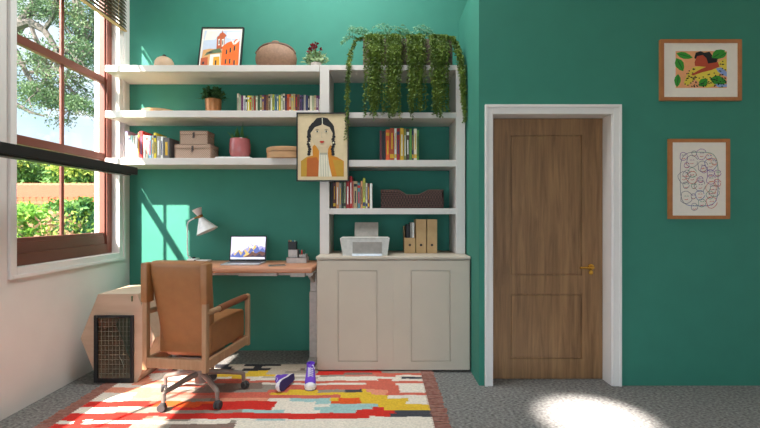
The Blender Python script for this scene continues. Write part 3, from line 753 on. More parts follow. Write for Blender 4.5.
# brown pouch-shaped vase
brn=mat('brown_woven_vessel',(134,100,78),rough=.75,var=.14,scale=60,bump=.25,bscale=140)
X=PX(276.2,Y); t=thing('brown_vessel',(X,Y,2.5905),'wide brown rounded vessel with rim band on the top shelf','vessel')
b=MB()
prof=[(0,0),(.10,.0),(.150,.025),(.182,.075),(.188,.12),(.178,.165),(.150,.205),(.115,.232),(.06,.246),(0,.250)]
b.lathe(prof,c=(X,Y,2.5905),n=40,sy=.62); build('body',b,brn,parent=t,smooth=True,ang=60)
def rz_(z):
    for (r0,z0_),(r1,z1_) in zip(prof,prof[1:]):
        if z0_<=z<=z1_ and z1_>z0_: return r0+(r1-r0)*(z-z0_)/(z1_-z0_)
    return 0
b=MB()
for (ax,zc_,hz_) in ((.176,.150,.088),(.168,.162,.084)):
    pts=[]
    for k in range(25):
        a_=PI*(.04+.92*k/24); x_=ax*math.cos(a_); z_=zc_+hz_*math.sin(a_); r_=rz_(z_); x_=max(-r_*.99,min(r_*.99,x_))
        pts.append((X+x_,Y-.62*math.sqrt(max(r_*r_-x_*x_,0))-.002,2.5905+z_))
    b.tube(pts,.011,n=8)
build('rim_band',b,mat('rim_band_brown',(98,70,54),rough=.6),parent=t,smooth=True)
build('knob',MB().ell((X,Y-.03,2.5905+.262),.035,.014,.012),brn,parent=t,smooth=True)
# variegated plant
lf1=leafmat('variegated_leaf',(118,150,92),(190,204,168)); lf2=leafmat('dark_leaf',(40,74,34),(66,104,48)); redl=leafmat('dark_red_petal',(110,20,28),(150,36,40)); lf3=leafmat('trailing_leaf',(66,88,24),(122,142,54),tr=.25); lf4=leafmat('grey_green_sprig',(90,146,116),(160,200,160)); snake=leafmat('spiky_green_leaf',(58,104,48),(94,140,70))
def rosette(b,c,n,L,w,el0=10,el1=80,rad=.02):
    for k in range(n):
        a=R.uniform(0,2*PI); e=math.radians(R.uniform(el0,el1)); d=Vector((math.cos(a)*math.cos(e),math.sin(a)*math.cos(e),math.sin(e)))
        p=Vector(c)+Vector((math.cos(a)*rad*R.random(),math.sin(a)*rad*R.random(),0))
        Lr=L*R.uniform(.6,1.1); b.tube([p,p+d*Lr*.55],.0012,n=4,cap=False); b.leaf(p+d*Lr*.5,d+Vector((0,0,-.25)),w*R.uniform(.7,1.2),Lr*.6,up=(0,0,1))
def cloud(b,c,r,n,L,w,shell=.0):
    for k in range(n):
        while True:
            v=Vector((R.uniform(-1,1),R.uniform(-1,1),R.uniform(-1,1)))
            if shell<v.length<1: break
        p=Vector((c[0]+v.x*r[0],c[1]+v.y*r[1],c[2]+v.z*r[2]))
        b.leaf(p,(R.uniform(-1,1),R.uniform(-1,1),R.uniform(-1,1)),w*R.uniform(.6,1.3),L*R.uniform(.7,1.3))
X=PX(316,Y-.04); Yq=Y-.04
t=thing('potted_plant',(X,Yq,2.5905),'small variegated plant with dark red flowers in a white pot, top shelf','plant')
build('pot',MB().lathe([(0,0),(.036,0),(.046,.055),(.050,.062),(.044,.062),(.040,.05),(0,.05)],c=(X,Yq,2.5905)),mat('white_ceramic',(214,200,194),rough=.4),parent=t,smooth=True)
b=MB(); rosette(b,(X,Yq,2.64),40,.125,.020,5,75,.03); cloud(b,(X,Yq,2.70),(.10,.06,.055),170,.040,.013); build('foliage',b,lf1,parent=t)
b=MB()
for (dx,dz) in ((-.035,.16),(-.02,.19),(.01,.205),(.045,.15),(-.05,.145),(.0,.17)):
    for k in range(7): a=R.uniform(0,2*PI); b.leaf((X+dx,Yq-.06,2.60+dz),(math.cos(a),-.3,math.sin(a)),.012,.030)
    b.tube([(X+dx*.3,Yq,2.64),(X+dx,Yq-.06,2.60+dz)],.0012,n=4)
f=build('flowers',b,redl,parent=t); f['label']='dark red flowers'
# tray on shelf 2
o=build('shallow_dish',MB().lathe([(0,0),(.10,0),(.145,.024),(.15,.034),(.142,.034),(.12,.018),(0,.010)],c=(PX(160,Y),Y,2.1965),n=36),mat('light_wood_dish',(212,170,124),rough=.6),origin=(PX(160,Y),Y,2.1965),smooth=True); tag(o,'shallow pale wooden dish at the window end of the middle shelf','dish')
# copper pot plant
X=PX(213.4,Y); t=thing('potted_plant',(X,Y,2.1965),'dark green bushy plant in a copper pot on the middle shelf','plant')
cop=mat('copper_glaze',(178,118,74),rough=.3,metal=.5,var=.1)
build('pot',MB().lathe([(0,0),(.060,0),(.066,.02),(.073,.135),(.073,.142),(.066,.142),(.063,.12),(0,.12)],c=(X,Y,2.1965)),cop,parent=t,smooth=True)
build('soil',MB().lathe([(0,.122),(.063,.122)],c=(X,Y,2.1965)),dirt,parent=t)
b=MB(); rosette(b,(X,Y,2.33),60,.10,.012,5,85,.05); cloud(b,(X,Y,2.385),(.098,.08,.058),420,.032,.011); build('foliage',b,lf2,parent=t)
# pink pot on tray
Yq=3.95; X=PX(240,Yq)
o=build('tray',MB().box(-1.44,-1.135,3.84,4.08,1.7855,1.800,bev=.003),plastic_w,origin=(-1.29,3.96,1.7855)); tag(o,'flat white tray under the pink plant pot','tray')
t=thing('potted_plant',(X,Yq,1.8005),'spiky green plant in a glossy pink pot on the white tray','plant')
pink=mat('glossy_pink_glaze',(176,98,98),rough=.22,var=.05)
build('pot',MB().lathe([(0,0),(.060,0),(.082,.018),(.091,.055),(.091,.12),(.088,.165),(.084,.172),(.078,.168),(.078,.14),(0,.14)],c=(X,Yq,1.8005),n=36),pink,parent=t,smooth=True,ang=60)
build('soil',MB().lathe([(0,.142),(.078,.142)],c=(X,Yq,1.8005)),dirt,parent=t)
b=MB()
for k in range(22):
    a=R.uniform(0,2*PI); e=math.radians(R.uniform(35,85)); L=R.uniform(.09,.15)
    if k==0: e,L=math.radians(88),.19
    d=Vector((math.cos(a)*math.cos(e),math.sin(a)*math.cos(e),math.sin(e)))
    p=Vector((X+math.cos(a)*.02,Yq+math.sin(a)*.02,1.945)); b.leaf(p,d,.009,L)
build('foliage',b,snake,parent=t)
# round wood box
X=PX(287.5,Yq); t=thing('round_box',(X,Yq,1.7855),'round pale bentwood box on the lowest shelf beside the portrait','box')
bw_=mat('bentwood',(186,140,98),rough=.55,var=.1,scale=8,stretch=(1,1,6))
build('body',MB().lathe([(0,0),(.176,0),(.18,.004),(.18,.06),(0,.06)],c=(X,Yq,1.7855),n=40),bw_,parent=t,smooth=True)
build('lid',MB().lathe([(0,.062),(.184,.062),(.185,.066),(.184,.094),(.178,.098),(0,.098)],c=(X,Yq,1.7855),n=40),bw_,parent=t,smooth=True)
# woven trunks
wv=weave('woven_seagrass',(196,164,142),(150,120,102),su=120); tr=mat('trunk_edge_brown',(142,112,92),rough=.7); tl=mat('pale_top_weave',(192,168,144),rough=.8,var=.15,scale=120)
def trunk(x0,x1,Yf,dep,zb,zt,label):
    xa,xb=PX(x0,Yf),PX(x1,Yf); t=thing('woven_box',((xa+xb)/2,Yf+dep/2,zb),label,'box','woven storage boxes')
    zl=zb+(zt-zb)*.74
    build('body',MB().use(wv).box(xa+.002,xb-.002,Yf+.002,Yf+dep-.002,zb,zl-.001,bev=.003),parent=t)
    ld=build('lid',MB().use(wv).box(xa,xb,Yf,Yf+dep,zl,zt,bev=.004),parent=t)
    b=MB()
    for (u) in (xa,xb): b.tube([(u,Yf,zb+.004),(u,Yf,zt)],.0028,n=6); 
    b.tube([(xa,Yf,zt),(xb,Yf,zt)],.0028,n=6); b.tube([(xa,Yf-.001,zl),(xb,Yf-.001,zl)],.0024,n=6); b.tube([(xb,Yf,zt),(xb,Yf+dep,zt)],.0028,n=6)
    build('edging',b,tr,parent=t)
    xm=(xa+xb)/2; dk=mat('dark_clasp',(66,54,48),rough=.5)
    b=MB().box(xm-.008,xm+.008,Yf-.006,Yf+.002,zl-.022,zl+.018,bev=.002); b.tube([(xm-.010,Yf-.008,zl-.024),(xm,Yf-.009,zl-.032),(xm+.010,Yf-.008,zl-.024)],.003,n=6)
    build('clasp',b,dk,parent=t)
    b=MB().tube([(xb+.002,Yf+dep*.3,zl-.01),(xb+.012,Yf+dep*.5,zl-.035),(xb+.002,Yf+dep*.7,zl-.01)],.003,n=6); build('side_handle',b,tl,parent=t)
trunk(174.8,210.3,3.86,.20,1.7855,1.912,'larger woven storage box with clasp, bottom of the stack')
trunk(180,207.3,3.87,.17,1.9135,2.030,'smaller woven storage box with clasp, topmost of the stack')

# ------------------------------------------------------------ bookcase top planter with trailing plants
planter=mat('dark_brown_planter',(96,80,66),rough=.8,var=.25,scale=50,bump=.3)
PXA,PXB=-.150,.640
t=thing('long_planter',(.245,3.96,2.5905),'long brown planter box on top of the bookcase holding trailing plants','planter')
b=MB().box(PXA,PXB,3.88,4.05,2.612,2.845,bev=.004); b.box(PXA+.012,PXB-.012,3.892,4.038,2.84,2.852)
build('box',b,planter,parent=t)
for px_ in (379,401.6,423.8,446):
    X=PX(px_,3.875)
    build('foot',MB().lathe([(0,0),(.014,0),(.016,.022),(0,.022)],c=(X,3.895,2.5905),n=14).lathe([(0,0),(.014,0),(.016,.022),(0,.022)],c=(X,4.03,2.5905),n=14),black,parent=t)
def strand(b,pts,dens=150,ls=.024,w=.0065,sp=.012,tip=None):
    pts=[Vector(p) for p in pts]
    # catmull-ish resample
    out=[]
    for i in range(len(pts)-1):
        n=max(2,int((pts[i+1]-pts[i]).length/.02))
        for k in range(n): out.append(pts[i].lerp(pts[i+1],k/n)+Vector((R.gauss(0,.002),R.gauss(0,.002),0)))
    out.append(pts[-1])
    b.tube(out,.0018,n=4,cap=False)
    L=sum((out[i+1]-out[i]).length for i in range(len(out)-1)); n=int(L*dens)
    for k in range(n):
        u=k/n*(len(out)-1); i=int(u); p=out[i].lerp(out[min(i+1,len(out)-1)],u-i)
        a=R.uniform(0,2*PI); d=Vector((math.cos(a),math.sin(a)*.8,R.uniform(-1.1,.2)))
        b.leaf(p+Vector((R.gauss(0,sp*.4),R.gauss(0,sp*.4),0)),d,w*R.uniform(.7,1.2),ls*R.uniform(.7,1.2))
YS=3.775
centers=[(372,355,382),(392,384,401),(415,403,426),(438,428,447)]
labels=['bushy trailing plant at the left end of the long planter','trailing plant second from left in the long planter','trailing plant third from left in the long planter','trailing plant at the right end of the long planter']
for i,(cx_,xa_,xb_) in enumerate(centers):
    Xc=PX(cx_,3.9)
    t=thing('trailing_plant',(Xc,3.96,2.845),labels[i],'plant','trailing plants in the long planter')
    b=MB()
    for k in range(32):
        x=R.gauss(cx_+(1 if i else 2),4.3); x=min(max(x,364),452)
        ybot=R.uniform(96,117) if abs(x-cx_)<6 else R.uniform(72,108)
        if R.random()<.2: ybot=R.uniform(110,121)
        X=PX(x,YS); x2=R.uniform(x-1.5,x+1.5)
        Xe=PX(x2,YS)
        y0=R.uniform(3.90,4.0)
        yo=YS-R.uniform(0,.04)
        zb_=PZ(ybot,YS)
        strand(b,[(X,y0,2.845),(X,3.885,2.885),(X,3.855,2.865),(X+(Xe-X)*.3,3.83 if zb_>2.65 else yo+.012,2.72),(X+(Xe-X)*.5,yo,2.56),(Xe,yo,zb_)],dens=160)
    # extra cover on the planter front
    for k in range(5):
        x=R.uniform(xa_,xb_)+4; x=min(max(x,365),451); X=PX(x,3.86); zb_=R.uniform(2.60,2.72)
        strand(b,[(X,3.95,2.845),(X,3.885,2.878),(X,3.862,2.85),(X,3.858,zb_)],dens=150)
    if i==0:
        for k in range(5):
            dx=R.uniform(-.012,.012)
            strand(b,[(PXA+.03,3.95,2.845),(PXA-.01,3.93,2.88),(PX(355,3.9)+dx,3.90,2.84),(PX(350.5,3.86)+dx,3.86,2.72),(PX(348.5,YS)+dx,YS,2.58),(PX(347+R.uniform(-1.5,1.5),YS),YS,PZ(R.choice([100,112,124,140]),YS))],dens=170)
    if i==3:
        for k in range(16):
            dx=R.uniform(-.02,.02); yb_=R.uniform(85,125)
            strand(b,[(PXB-.05,3.95,2.845),(PXB-.01+dx,3.90,2.875),(PX(456,3.85)+dx,3.85,2.78),(PX(460,YS)+dx,YS,2.64),(PX(462,YS)+dx*.8,YS-.01,2.5),(PX(464 if yb_>100 else 463,YS)+dx*.4,YS-.02,PZ(yb_,YS))],dens=150)
    build('strands',b,lf3,parent=t)
    b=MB()
    sx_=[356,379,400,420][i]
    for k in range(11):
        x=sx_+R.uniform(-9,9); a=R.uniform(-1.2,1.2)
        p0=Vector((PX(cx_+R.uniform(-6,4),3.95),3.95+R.uniform(-.04,.04),2.85))
        top=Vector((PX(x,3.95),3.95+R.uniform(-.05,.03),PZ(R.uniform(25,34),3.95)))
        mid=p0.lerp(top,.55)+Vector((0,0,.03)); end=top+Vector((R.uniform(-.05,.0),0,-R.uniform(.0,.04)))
        strand(b,[p0,mid,top,end],dens=85,ls=.030,w=.0065,sp=.012)
    if i==0:
        for k in range(5):
            p0=Vector((PXA+.02,3.95,2.85)); strand(b,[p0,P(352,36,3.95),P(345+R.uniform(-2,2),38+R.uniform(-3,3),3.95),P(341+R.uniform(-2,3),43+R.uniform(-3,3),3.95)],dens=85,ls=.030,w=.0065,sp=.012)
    s=build('sprigs',b,lf4,parent=t); s['label']='wispy grey green upper sprigs'

# ------------------------------------------------------------ wicker basket
wk=weave('dark_wicker',(100,70,60),(48,32,30),su=80)
Yf=3.87; z0=1.3495
t=thing('wicker_basket',(PX(412,Yf),Yf+.11,z0),'dark brown wicker basket with dipped front edge beside the books','basket')
xa,xb=PX(380.8,Yf),PX(443.6,Yf); zt=PZ(190.6,Yf); zd=PZ(195.4,Yf)
prof=[(xa+.006,z0),(xb-.006,z0),(xb,zt),(PX(428.3,Yf),zt),(PX(419,Yf),zd),(PX(406.3,Yf),zd),(PX(399,Yf),zt),(xa,zt)]
b=MB().use(wk); b.prism(prof,'y',Yf,Yf+.012); b.prism(prof,'y',Yf+.21,Yf+.222); b.box(xa,xa+.012,Yf,Yf+.222,z0,zt); b.box(xb-.012,xb,Yf,Yf+.222,z0,zt); b.box(xa+.005,xb-.005,Yf+.005,Yf+.215,z0,z0+.01)
for k in range(9): z=z0+.012+k*.0165; b.tube([(xa,Yf-.001,z),(xb,Yf-.001,z)] if z<zd-.006 else [(xa,Yf-.001,z),(PX(398.5,Yf),Yf-.001,z)],.0052,n=6)
build('body',b,parent=t)
rim=mat('wicker_rim',(88,62,52),rough=.7)
b=MB().tube([(x,Yf+.004,z+.003) for x,z in prof[2:]],.006,n=8); b.tube([(x,Yf+.218,z+.003) for x,z in prof[2:]],.006,n=8); build('rim',b,rim,parent=t,smooth=True)

# ------------------------------------------------------------ printer
Yf=3.665; z0=.9525
def pp(x,y,Y): return ((x-380)*Y/F,1.3-(y-214)*Y/F)
t=thing('printer',(PX(365,Yf),Yf+.12,z0),'light grey inkjet printer with raised paper support on the cabinet','printer')
top=PZ(238.5,Yf)
b=MB().use(plastic_lg); b.prism([(PX(342.8,Yf),z0),(PX(387.4,Yf),z0),(PX(389.6,Yf),top),(PX(339.8,Yf),top)],'y',Yf,Yf+.24)
build('body',b,parent=t)
b=MB().use(plastic_g); b.prism([(PX(352.6,Yf),z0+.012),(PX(381.8,Yf),z0+.012),(PX(381.8,Yf),PZ(242,Yf)),(PX(352.6,Yf),PZ(242,Yf))],'y',Yf-.006,Yf+.004); build('front_flap',b,parent=t)
build('output_tray',MB().box(PX(352.4,Yf),PX(382.2,Yf),Yf-.05,Yf,z0,z0+.022,bev=.004),silver,parent=t)
Yb=Yf+.18; z1=top
b=MB().use(plastic_g); b.prism([(Yb-.02,top-.005),(Yb+.0,top-.005),(Yb+.055,PZ(222.5,Yb)),(Yb+.045,PZ(222.5,Yb))],'x',PX(354.6,Yb),PX(378.2,Yb)); build('paper_support',b,parent=t)
build('lid',MB().box(PX(341,Yf),PX(388.4,Yf),Yf-.002,Yf+.15,top,top+.008,bev=.003),plastic_lg,parent=t)
# magazine files
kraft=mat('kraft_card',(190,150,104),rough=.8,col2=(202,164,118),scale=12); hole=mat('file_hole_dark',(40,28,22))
Yf=3.90
def mfile(x0,x1,yt,dep,label,low=False):
    xa,xb=PX(x0,Yf)+.001,PX(x1,Yf)-.001; zt=PZ(yt,Yf); z0=.9525
    t=thing('magazine_file',((xa+xb)/2,Yf+dep/2,z0),label,'magazine file','kraft magazine files')
    b=MB().use(kraft); w=.004; zk=zt if not low else zt+.10
    b.box(xa,xb,Yf,Yf+w,z0,zt)
    b.box(xa,xb,Yf+dep-w,Yf+dep,z0,zk); b.box(xa,xb,Yf,Yf+dep,z0,z0+w)
    for u in (xa,xb-w): b.prism([(Yf,z0),(Yf+dep,z0),(Yf+dep,zk),(Yf+dep*.7,zk),(Yf,zt)],'x',u,u+w)
    if not low: b.box(xa+.004,xb-.004,Yf+.004,Yf+dep-.004,zt-.012,zt-.004)
    build('case',b,parent=t)
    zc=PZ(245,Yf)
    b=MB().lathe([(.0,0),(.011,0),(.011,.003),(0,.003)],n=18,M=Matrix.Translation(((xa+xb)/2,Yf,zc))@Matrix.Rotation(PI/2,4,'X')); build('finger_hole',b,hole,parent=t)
mfile(404.3,415.4,237.8,.22,'short open kraft magazine file holding leaflets',True)
mfile(415.7,426.4,219.5,.22,'middle tall kraft magazine file')
mfile(426.8,437.2,219.5,.22,'tall kraft magazine file at the right end')
for (xa_,xb_,yt,c,lb) in ((406.2,409.6,224.5,'black','black folder standing in the short magazine file'),(410.2,412.0,222.5,'grey','grey leaflet standing between folder and white booklet'),(412.3,414.2,222.8,'white','white booklet standing in the short magazine file')):
    M=Matrix.Identity(4)
    xa,xb=PX(xa_,Yf+.03),PX(xb_,Yf+.03)
    lc=mat('folder_'+c,BC[c],rough=.6); b=MB().use(lc); b.box(xa,xb,Yf+.02,Yf+.19,.958,PZ(yt,Yf+.02),bev=.001)
    o=build('folder',b,origin=((xa+xb)/2,Yf+.1,.958)); tag(o,lb,'folder')

# ------------------------------------------------------------ desk items
# laptop
Yh=3.985; zd=.8603
t=thing('laptop',(PX(247.5,Yh),Yh-.11,zd),'open silver laptop showing mountain picture on the wooden desk','laptop')
xa,xb=PX(229.2,Yh),PX(265.8,Yh)
b=MB().box(xa,xb,Yh-.225,Yh,zd,zd+.011,bev=.003); build('base',b,silver,parent=t)
build('keyboard',MB().box(xa+.02,xb-.02,Yh-.12,Yh-.02,zd+.011,zd+.0125),mat('key_dark',(60,60,64)),parent=t)
# screen slightly tilted back, in local frame
sc=thing('screen_pivot',(0,0,0),None,None); bpy.data.objects.remove(sc)
tilt=math.radians(10); H=.232; hw_=(xb-xa)/2; xc=(xa+xb)/2
Ms=Matrix.Translation((xc,Yh,zd+.012))@Matrix.Rotation(-tilt,4,'X')
b=MB().use(black).box(-hw_,hw_,-.003,.004,0,H,bev=.002,M=Ms); b.use(silver).box(-hw_,hw_,.004,.006,0,H,M=Ms)
scr=build('screen',b,parent=t)
def em(name,c,s=1.0): return mat(name,c,rough=.4,emit=s,var=.05)
ES=.30
wl=[em('screen_sky',(236,232,246),ES),em('screen_lavender',(176,168,214),ES),em('screen_blue',(96,110,176),ES),em('screen_yellow',(226,190,110),ES),em('screen_brown',(110,72,62),ES),em('screen_dark',(58,44,60),ES),em('screen_white',(244,242,246),ES)]
u0,u1,v0,v1=-hw_+.010,hw_-.010,.018,H-.010
def sp(p): return (u0+(u1-u0)*p[0], v0+(v1-v0)*p[1])
polys=[(wl[0],[(0,0),(1,0),(1,1),(0,1)]),
(wl[1],[(0,.18),(.08,.32),(.16,.28),(.24,.42),(.32,.34),(.40,.46),(.48,.50),(.56,.72),(.64,.62),(.72,.76),(.80,.55),(.88,.60),(1,.52),(1,0),(0,0)]),
(wl[3],[(.08,.20),(.18,.34),(.25,.44),(.31,.30),(.42,.44),(.5,.30),(.56,.70),(.62,.50),(.70,.66),(.76,.44),(.66,.2),(.3,.12)]),
(wl[2],[(0,.10),(.06,.26),(.12,.14),(.22,.36),(.30,.16),(.38,.40),(.46,.18),(.60,.54),(.66,.40),(.78,.58),(.84,.40),(.92,.52),(1,.38),(1,.1),(.5,.08)]),
(wl[6],[(.52,.54),(.57,.72),(.60,.58),(.66,.60),(.71,.76),(.76,.62),(.70,.66),(.64,.48),(.58,.50)]),
(wl[3],[(.36,.12),(.48,.32),(.56,.24),(.66,.38),(.72,.2),(.6,.1)]),
(wl[4],[(.40,.10),(.52,.20),(.62,.34),(.74,.26),(.86,.36),(1,.30),(1,.08),(.5,.06)]),
(wl[5],[(.55,.08),(.64,.20),(.72,.12),(.84,.26),(.92,.14),(1,.22),(1,.06)]),
(wl[2],[(.02,.10),(.10,.18),(.16,.10),(.24,.22),(.30,.08)]),
(wl[0],[(0,0),(1,0),(1,.09),(.6,.10),(.3,.07),(0,.10)])]
b=MB()
for k,(m,pts) in enumerate(polys):
    b.use(m); b._f([b.bm.verts.new(Ms@Vector((sp(p)[0],-.0032-.00005*k,sp(p)[1]))) for p in pts])
dp=build('display',b,parent=scr); dp['label']='lit screen with painted mountains'
# graphics tablet / phone
Yc=3.73
M=Matrix.Translation((PX(277,Yc),Yc,zd))@Matrix.Rotation(math.radians(20),4,'Z')
t=thing('smartphone',(PX(277,Yc),Yc,zd),'flat grey phone lying on the desk in front of the laptop','phone')
build('case',MB().box(-.072,.072,-.035,.035,0,.008,bev=.003,M=M),plastic_g,parent=t)
build('screen',MB().box(-.066,.066,-.030,.030,.008,.0086,M=M),mat('phone_glass',(96,88,84),rough=.15),parent=t)
# organiser
Yo=3.93
t=thing('desk_organiser',(PX(296.5,Yo),Yo+.05,zd),'light grey tiered desk organiser at the cabinet end of desk','organiser')
og=mat('warm_grey_plastic',(176,166,160),rough=.5)
b=MB().use(og)
def tray(b,x0,x1,Ya,Yb_,z0,z1,w=.003):
    b.box(x0,x1,Ya,Ya+w,z0,z1); b.box(x0,x1,Yb_-w,Yb_,z0,z1); b.box(x0,x0+w,Ya,Yb_,z0,z1); b.box(x1-w,x1,Ya,Yb_,z0,z1); b.box(x0,x1,Ya,Yb_,z0,z0+w)
tray(b,PX(286.4,Yo),PX(306.5,Yo),Yo,Yo+.13,zd,zd+.048); build('drawer_tray',b,parent=t)
b=MB().use(og); tray(b,PX(287.5,Yo),PX(296.8,Yo),Yo+.03,Yo+.125,zd+.05,PZ(249.8,Yo+.03)); build('upper_tray',b,parent=t)
b=MB().use(og); tray(b,PX(298,Yo),PX(305.6,Yo),Yo+.03,Yo+.12,zd+.05,zd+.075); build('side_tray',b,parent=t)
zc=PZ(250,Yo+.05)
t=thing('pencil_cup',(PX(291.8,Yo+.05),Yo+.08,zc),'black pencil cup standing on the desk organiser','cup')
b=MB().use(black); tray(b,PX(288.2,Yo+.05),PX(296,Yo+.05),Yo+.05,Yo+.11,zc,zc+.075); build('cup',b,parent=t)
for k,(dx,c,lb) in enumerate(((-.022,(196,60,50),'red pencil in the black pencil cup'),(-.008,(214,180,70),'yellow pencil in the black pencil cup'),(.008,(90,120,190),'blue pencil in the black pencil cup'),(.022,(220,220,214),'white pencil in the black pencil cup'))):
    Xc=PX(292,Yo+.08)+dx
    b=MB().use(mat('pencil_%d'%k,c)).tube([(Xc,Yo+.08,zc+.004),(Xc+dx*.2,Yo+.078,zc+.082)],.004,n=6); b.tube([(Xc+dx*.2,Yo+.078,zc+.082),(Xc+dx*.22,Yo+.078,zc+.09)],[.004,.001],n=6)
    o=build('pencil',b,origin=(Xc,Yo+.08,zc+.004)); tag(o,lb,'pencil','pencils in the black cup')
for k,(px_,c,nm,lb) in enumerate(((299.5,(60,50,60),'marker','dark marker standing in the organiser side tray'),(301.8,(206,70,60),'marker','red marker standing in the organiser side tray'),(304,(70,90,70),'marker','green marker standing in the organiser side tray'))):
    Xc=PX(px_,Yo+.07); zq=zd+.0535
    o=build(nm,MB().tube([(Xc,Yo+.07,zq),(Xc+.006*(k-1),Yo+.07,zq+.055),(Xc+.006*(k-1),Yo+.07,zq+.06)],[.006,.006,.004],n=8),mat('marker_%d'%k,c),origin=(Xc,Yo+.07,zq)); tag(o,lb,'marker','markers in the organiser')
# desk lamp
Yl=4.05
t=thing('desk_lamp',(PX(194,Yl),Yl,zd),'white desk lamp with conical shade and brass joint beside the laptop','lamp')
lw=mat('white_lamp_enamel',(226,218,212),rough=.35)
bx=PX(188,Yl); ex=PX(209.5,Yl)
build('base',MB().box(bx,ex,Yl-.06,Yl+.06,zd,zd+.018,bev=.008,seg=3).box(bx+.01,bx+.09,Yl-.05,Yl+.05,zd+.015,zd+.032,bev=.006),lw,parent=t,smooth=True)
build('dial',MB().lathe([(0,.03),(.014,.03),(.013,.045),(0,.045)],c=(PX(194.3,Yl),Yl-.01,zd),n=16).lathe([(0,0),(.012,0),(.012,.003),(0,.003)],n=14,M=Matrix.Translation((PX(197.5,Yl),Yl-.06,zd+.012))@Matrix.Rotation(PI/2,4,'X')),black,parent=t,smooth=True)
px0=P(188.2,258,Yl); 
arm=[P(190.5,257.6,Yl),P(188.0,256,Yl),P(187.4,250,Yl),P(187.4,236,Yl),P(187.4,225,Yl),P(188.2,222.2,Yl),P(190.2,220.4,Yl),P(194.2,218.4,Yl),P(198.5,216.4,Yl)]
build('arm',MB().tube(arm,.0062,n=10),lw,parent=t,smooth=True)
J=P(200.2,216.2,Yl)
axis=(P(206.8,230.2,Yl)-J).normalized()
rot=Matrix.Translation(J)@axis.to_track_quat('Z','Y').to_matrix().to_4x4()
b=MB().lathe([(.018,-.012),(.026,-.006),(.026,.010),(.020,.016),(0,.016)],M=rot,n=20); b.tube([P(194.6,218.2,Yl),J],.009,n=10)
build('joint',b,brass_d,parent=t,smooth=True)
L_=(P(207.5,231.3,Yl)-J).length
b=MB().lathe([(.018,.012),(.100,L_),(.098,L_),(.016,.014)],M=rot,n=36); sh=build('lamp_shade',b,lw,parent=t,smooth=True)
b=MB().lathe([(.022,-.010),(.045,-.072),(.043,-.072),(.020,-.010)],M=rot,n=28); build('upper_cone',b,mat('lamp_cone_pinkish',(214,196,188),rough=.4),parent=t,smooth=True)
build('bulb',MB().ell(rot@Vector((0,0,.07)),.025,.025,.03),mat('bulb_frost',(240,236,226),rough=.3),parent=t,smooth=True)

# ------------------------------------------------------------ ceiling spotlight (outside the frame) with its lamp
t=thing('ceiling_spotlight',(1.37,2.72,ZC),'recessed ceiling spotlight over the carpet by the door','light')
b=MB().lathe([(.05,0),(.06,0),(.06,-.012),(.045,-.012),(.045,0)],c=(1.37,2.72,ZC),n=28); build('rim',b,white_trim,parent=t,smooth=True)
sl=bpy.data.lights.new('spot_lamp','SPOT'); sl.energy=3000; sl.spot_size=math.radians(11.5); sl.spot_blend=1.0; sl.shadow_soft_size=.03; sl.color=(1,.97,.93)
so=bpy.data.objects.new('spot_lamp',sl); COL.objects.link(so); so.parent=t; so.location=(0,0,-.02)
so.rotation_euler=(Vector((1.37,2.80,0))-Vector((1.37,2.72,ZC))).to_track_quat('-Z','Y').to_euler()

# ------------------------------------------------------------ outside
struct('ground',MB().box(-40,XL-WT,-6,45,-.62,-.5),mat('lawn',(72,112,50),col2=(110,146,70),scale=8,rough=.95))
bark=mat('tree_bark',(92,84,78),rough=.9,var=.2,scale=14,bump=.3)
fol_a=leafmat('tree_leaf_grey_green',(66,92,62),(112,136,92),tr=.3); fol_b=leafmat('shrub_leaf_bright',(84,140,52),(156,196,84),tr=.4); fol_c=leafmat('hedge_leaf_deep',(52,96,40),(104,140,56),tr=.3); fol_y=leafmat('yellow_green_leaf',(120,150,58),(180,190,88),tr=.4); fol_p=leafmat('pinkish_leaf',(150,110,90),(190,150,110),tr=.3)
# big tree with spreading branches
YT=9.0
t=thing('garden_tree',(-9.3,YT,-.5),'large spreading tree with grey branches seen through the upper panes','tree')
b=MB(); b.tube([(-9.3,YT,-.5),(-9.2,YT,1.6),(-9.0,YT,2.6),(-8.5,YT,3.6)],[.34,.27,.23,.18],n=12)
tips=[]
def br(p,d,L,r,lv):
    pts=[Vector(p)]; d=Vector(d).normalized(); n=5
    for k in range(n):
        d=(d+Vector((R.gauss(0,.16),R.gauss(0,.16),R.gauss(0,.13)))).normalized(); pts.append(pts[-1]+d*L/n)
    b.tube(pts,[r*(1-.11*k) for k in range(n+1)],n=6)
    if lv<=1: tips.extend(pts[2:])
    if lv>0:
        for k in (1,2,3,4,5):
            dd=(d+Vector((R.gauss(0,.7),R.gauss(0,.6),R.gauss(0,.6)))).normalized(); br(pts[k],dd,L*.55,r*.5,lv-1)
P0=[P(-12,30,YT),P(16,26,YT),P(30,22,YT),P(44,30,YT),P(56,48,YT),P(57,66,YT)]
b.tube([Vector((-8.5,YT,3.6))]+P0,[.18,.13,.10,.08,.07,.055,.04],n=8)
for p,d,L in ((P(16,26,YT),(1,.1,.9),1.6),(P(30,22,YT),(.5,0,-1),1.3),(P(44,30,YT),(1,0,.6),1.5),(P(56,48,YT),(1,.2,-.2),1.3),(P(57,66,YT),(.4,0,-1),.9)):
    br(p,d,L,.05,2)
b.tube([Vector((-8.9,YT,2.9)),P(0,30,YT),P(16,52,YT),P(26,72,YT),P(38,90,YT)],[.12,.08,.06,.045,.03],n=6)
br(P(26,72,YT),(1,0,-.2),1.0,.035,2); br(P(38,90,YT),(.8,0,-.5),.8,.03,1)
b.tube([Vector((-8.5,YT,3.6)),P(60,-30,YT+.6),P(76,-10,YT+.6),P(76,30,YT+.6),P(84,55,YT+.6)],[.14,.10,.08,.06,.04],n=6)
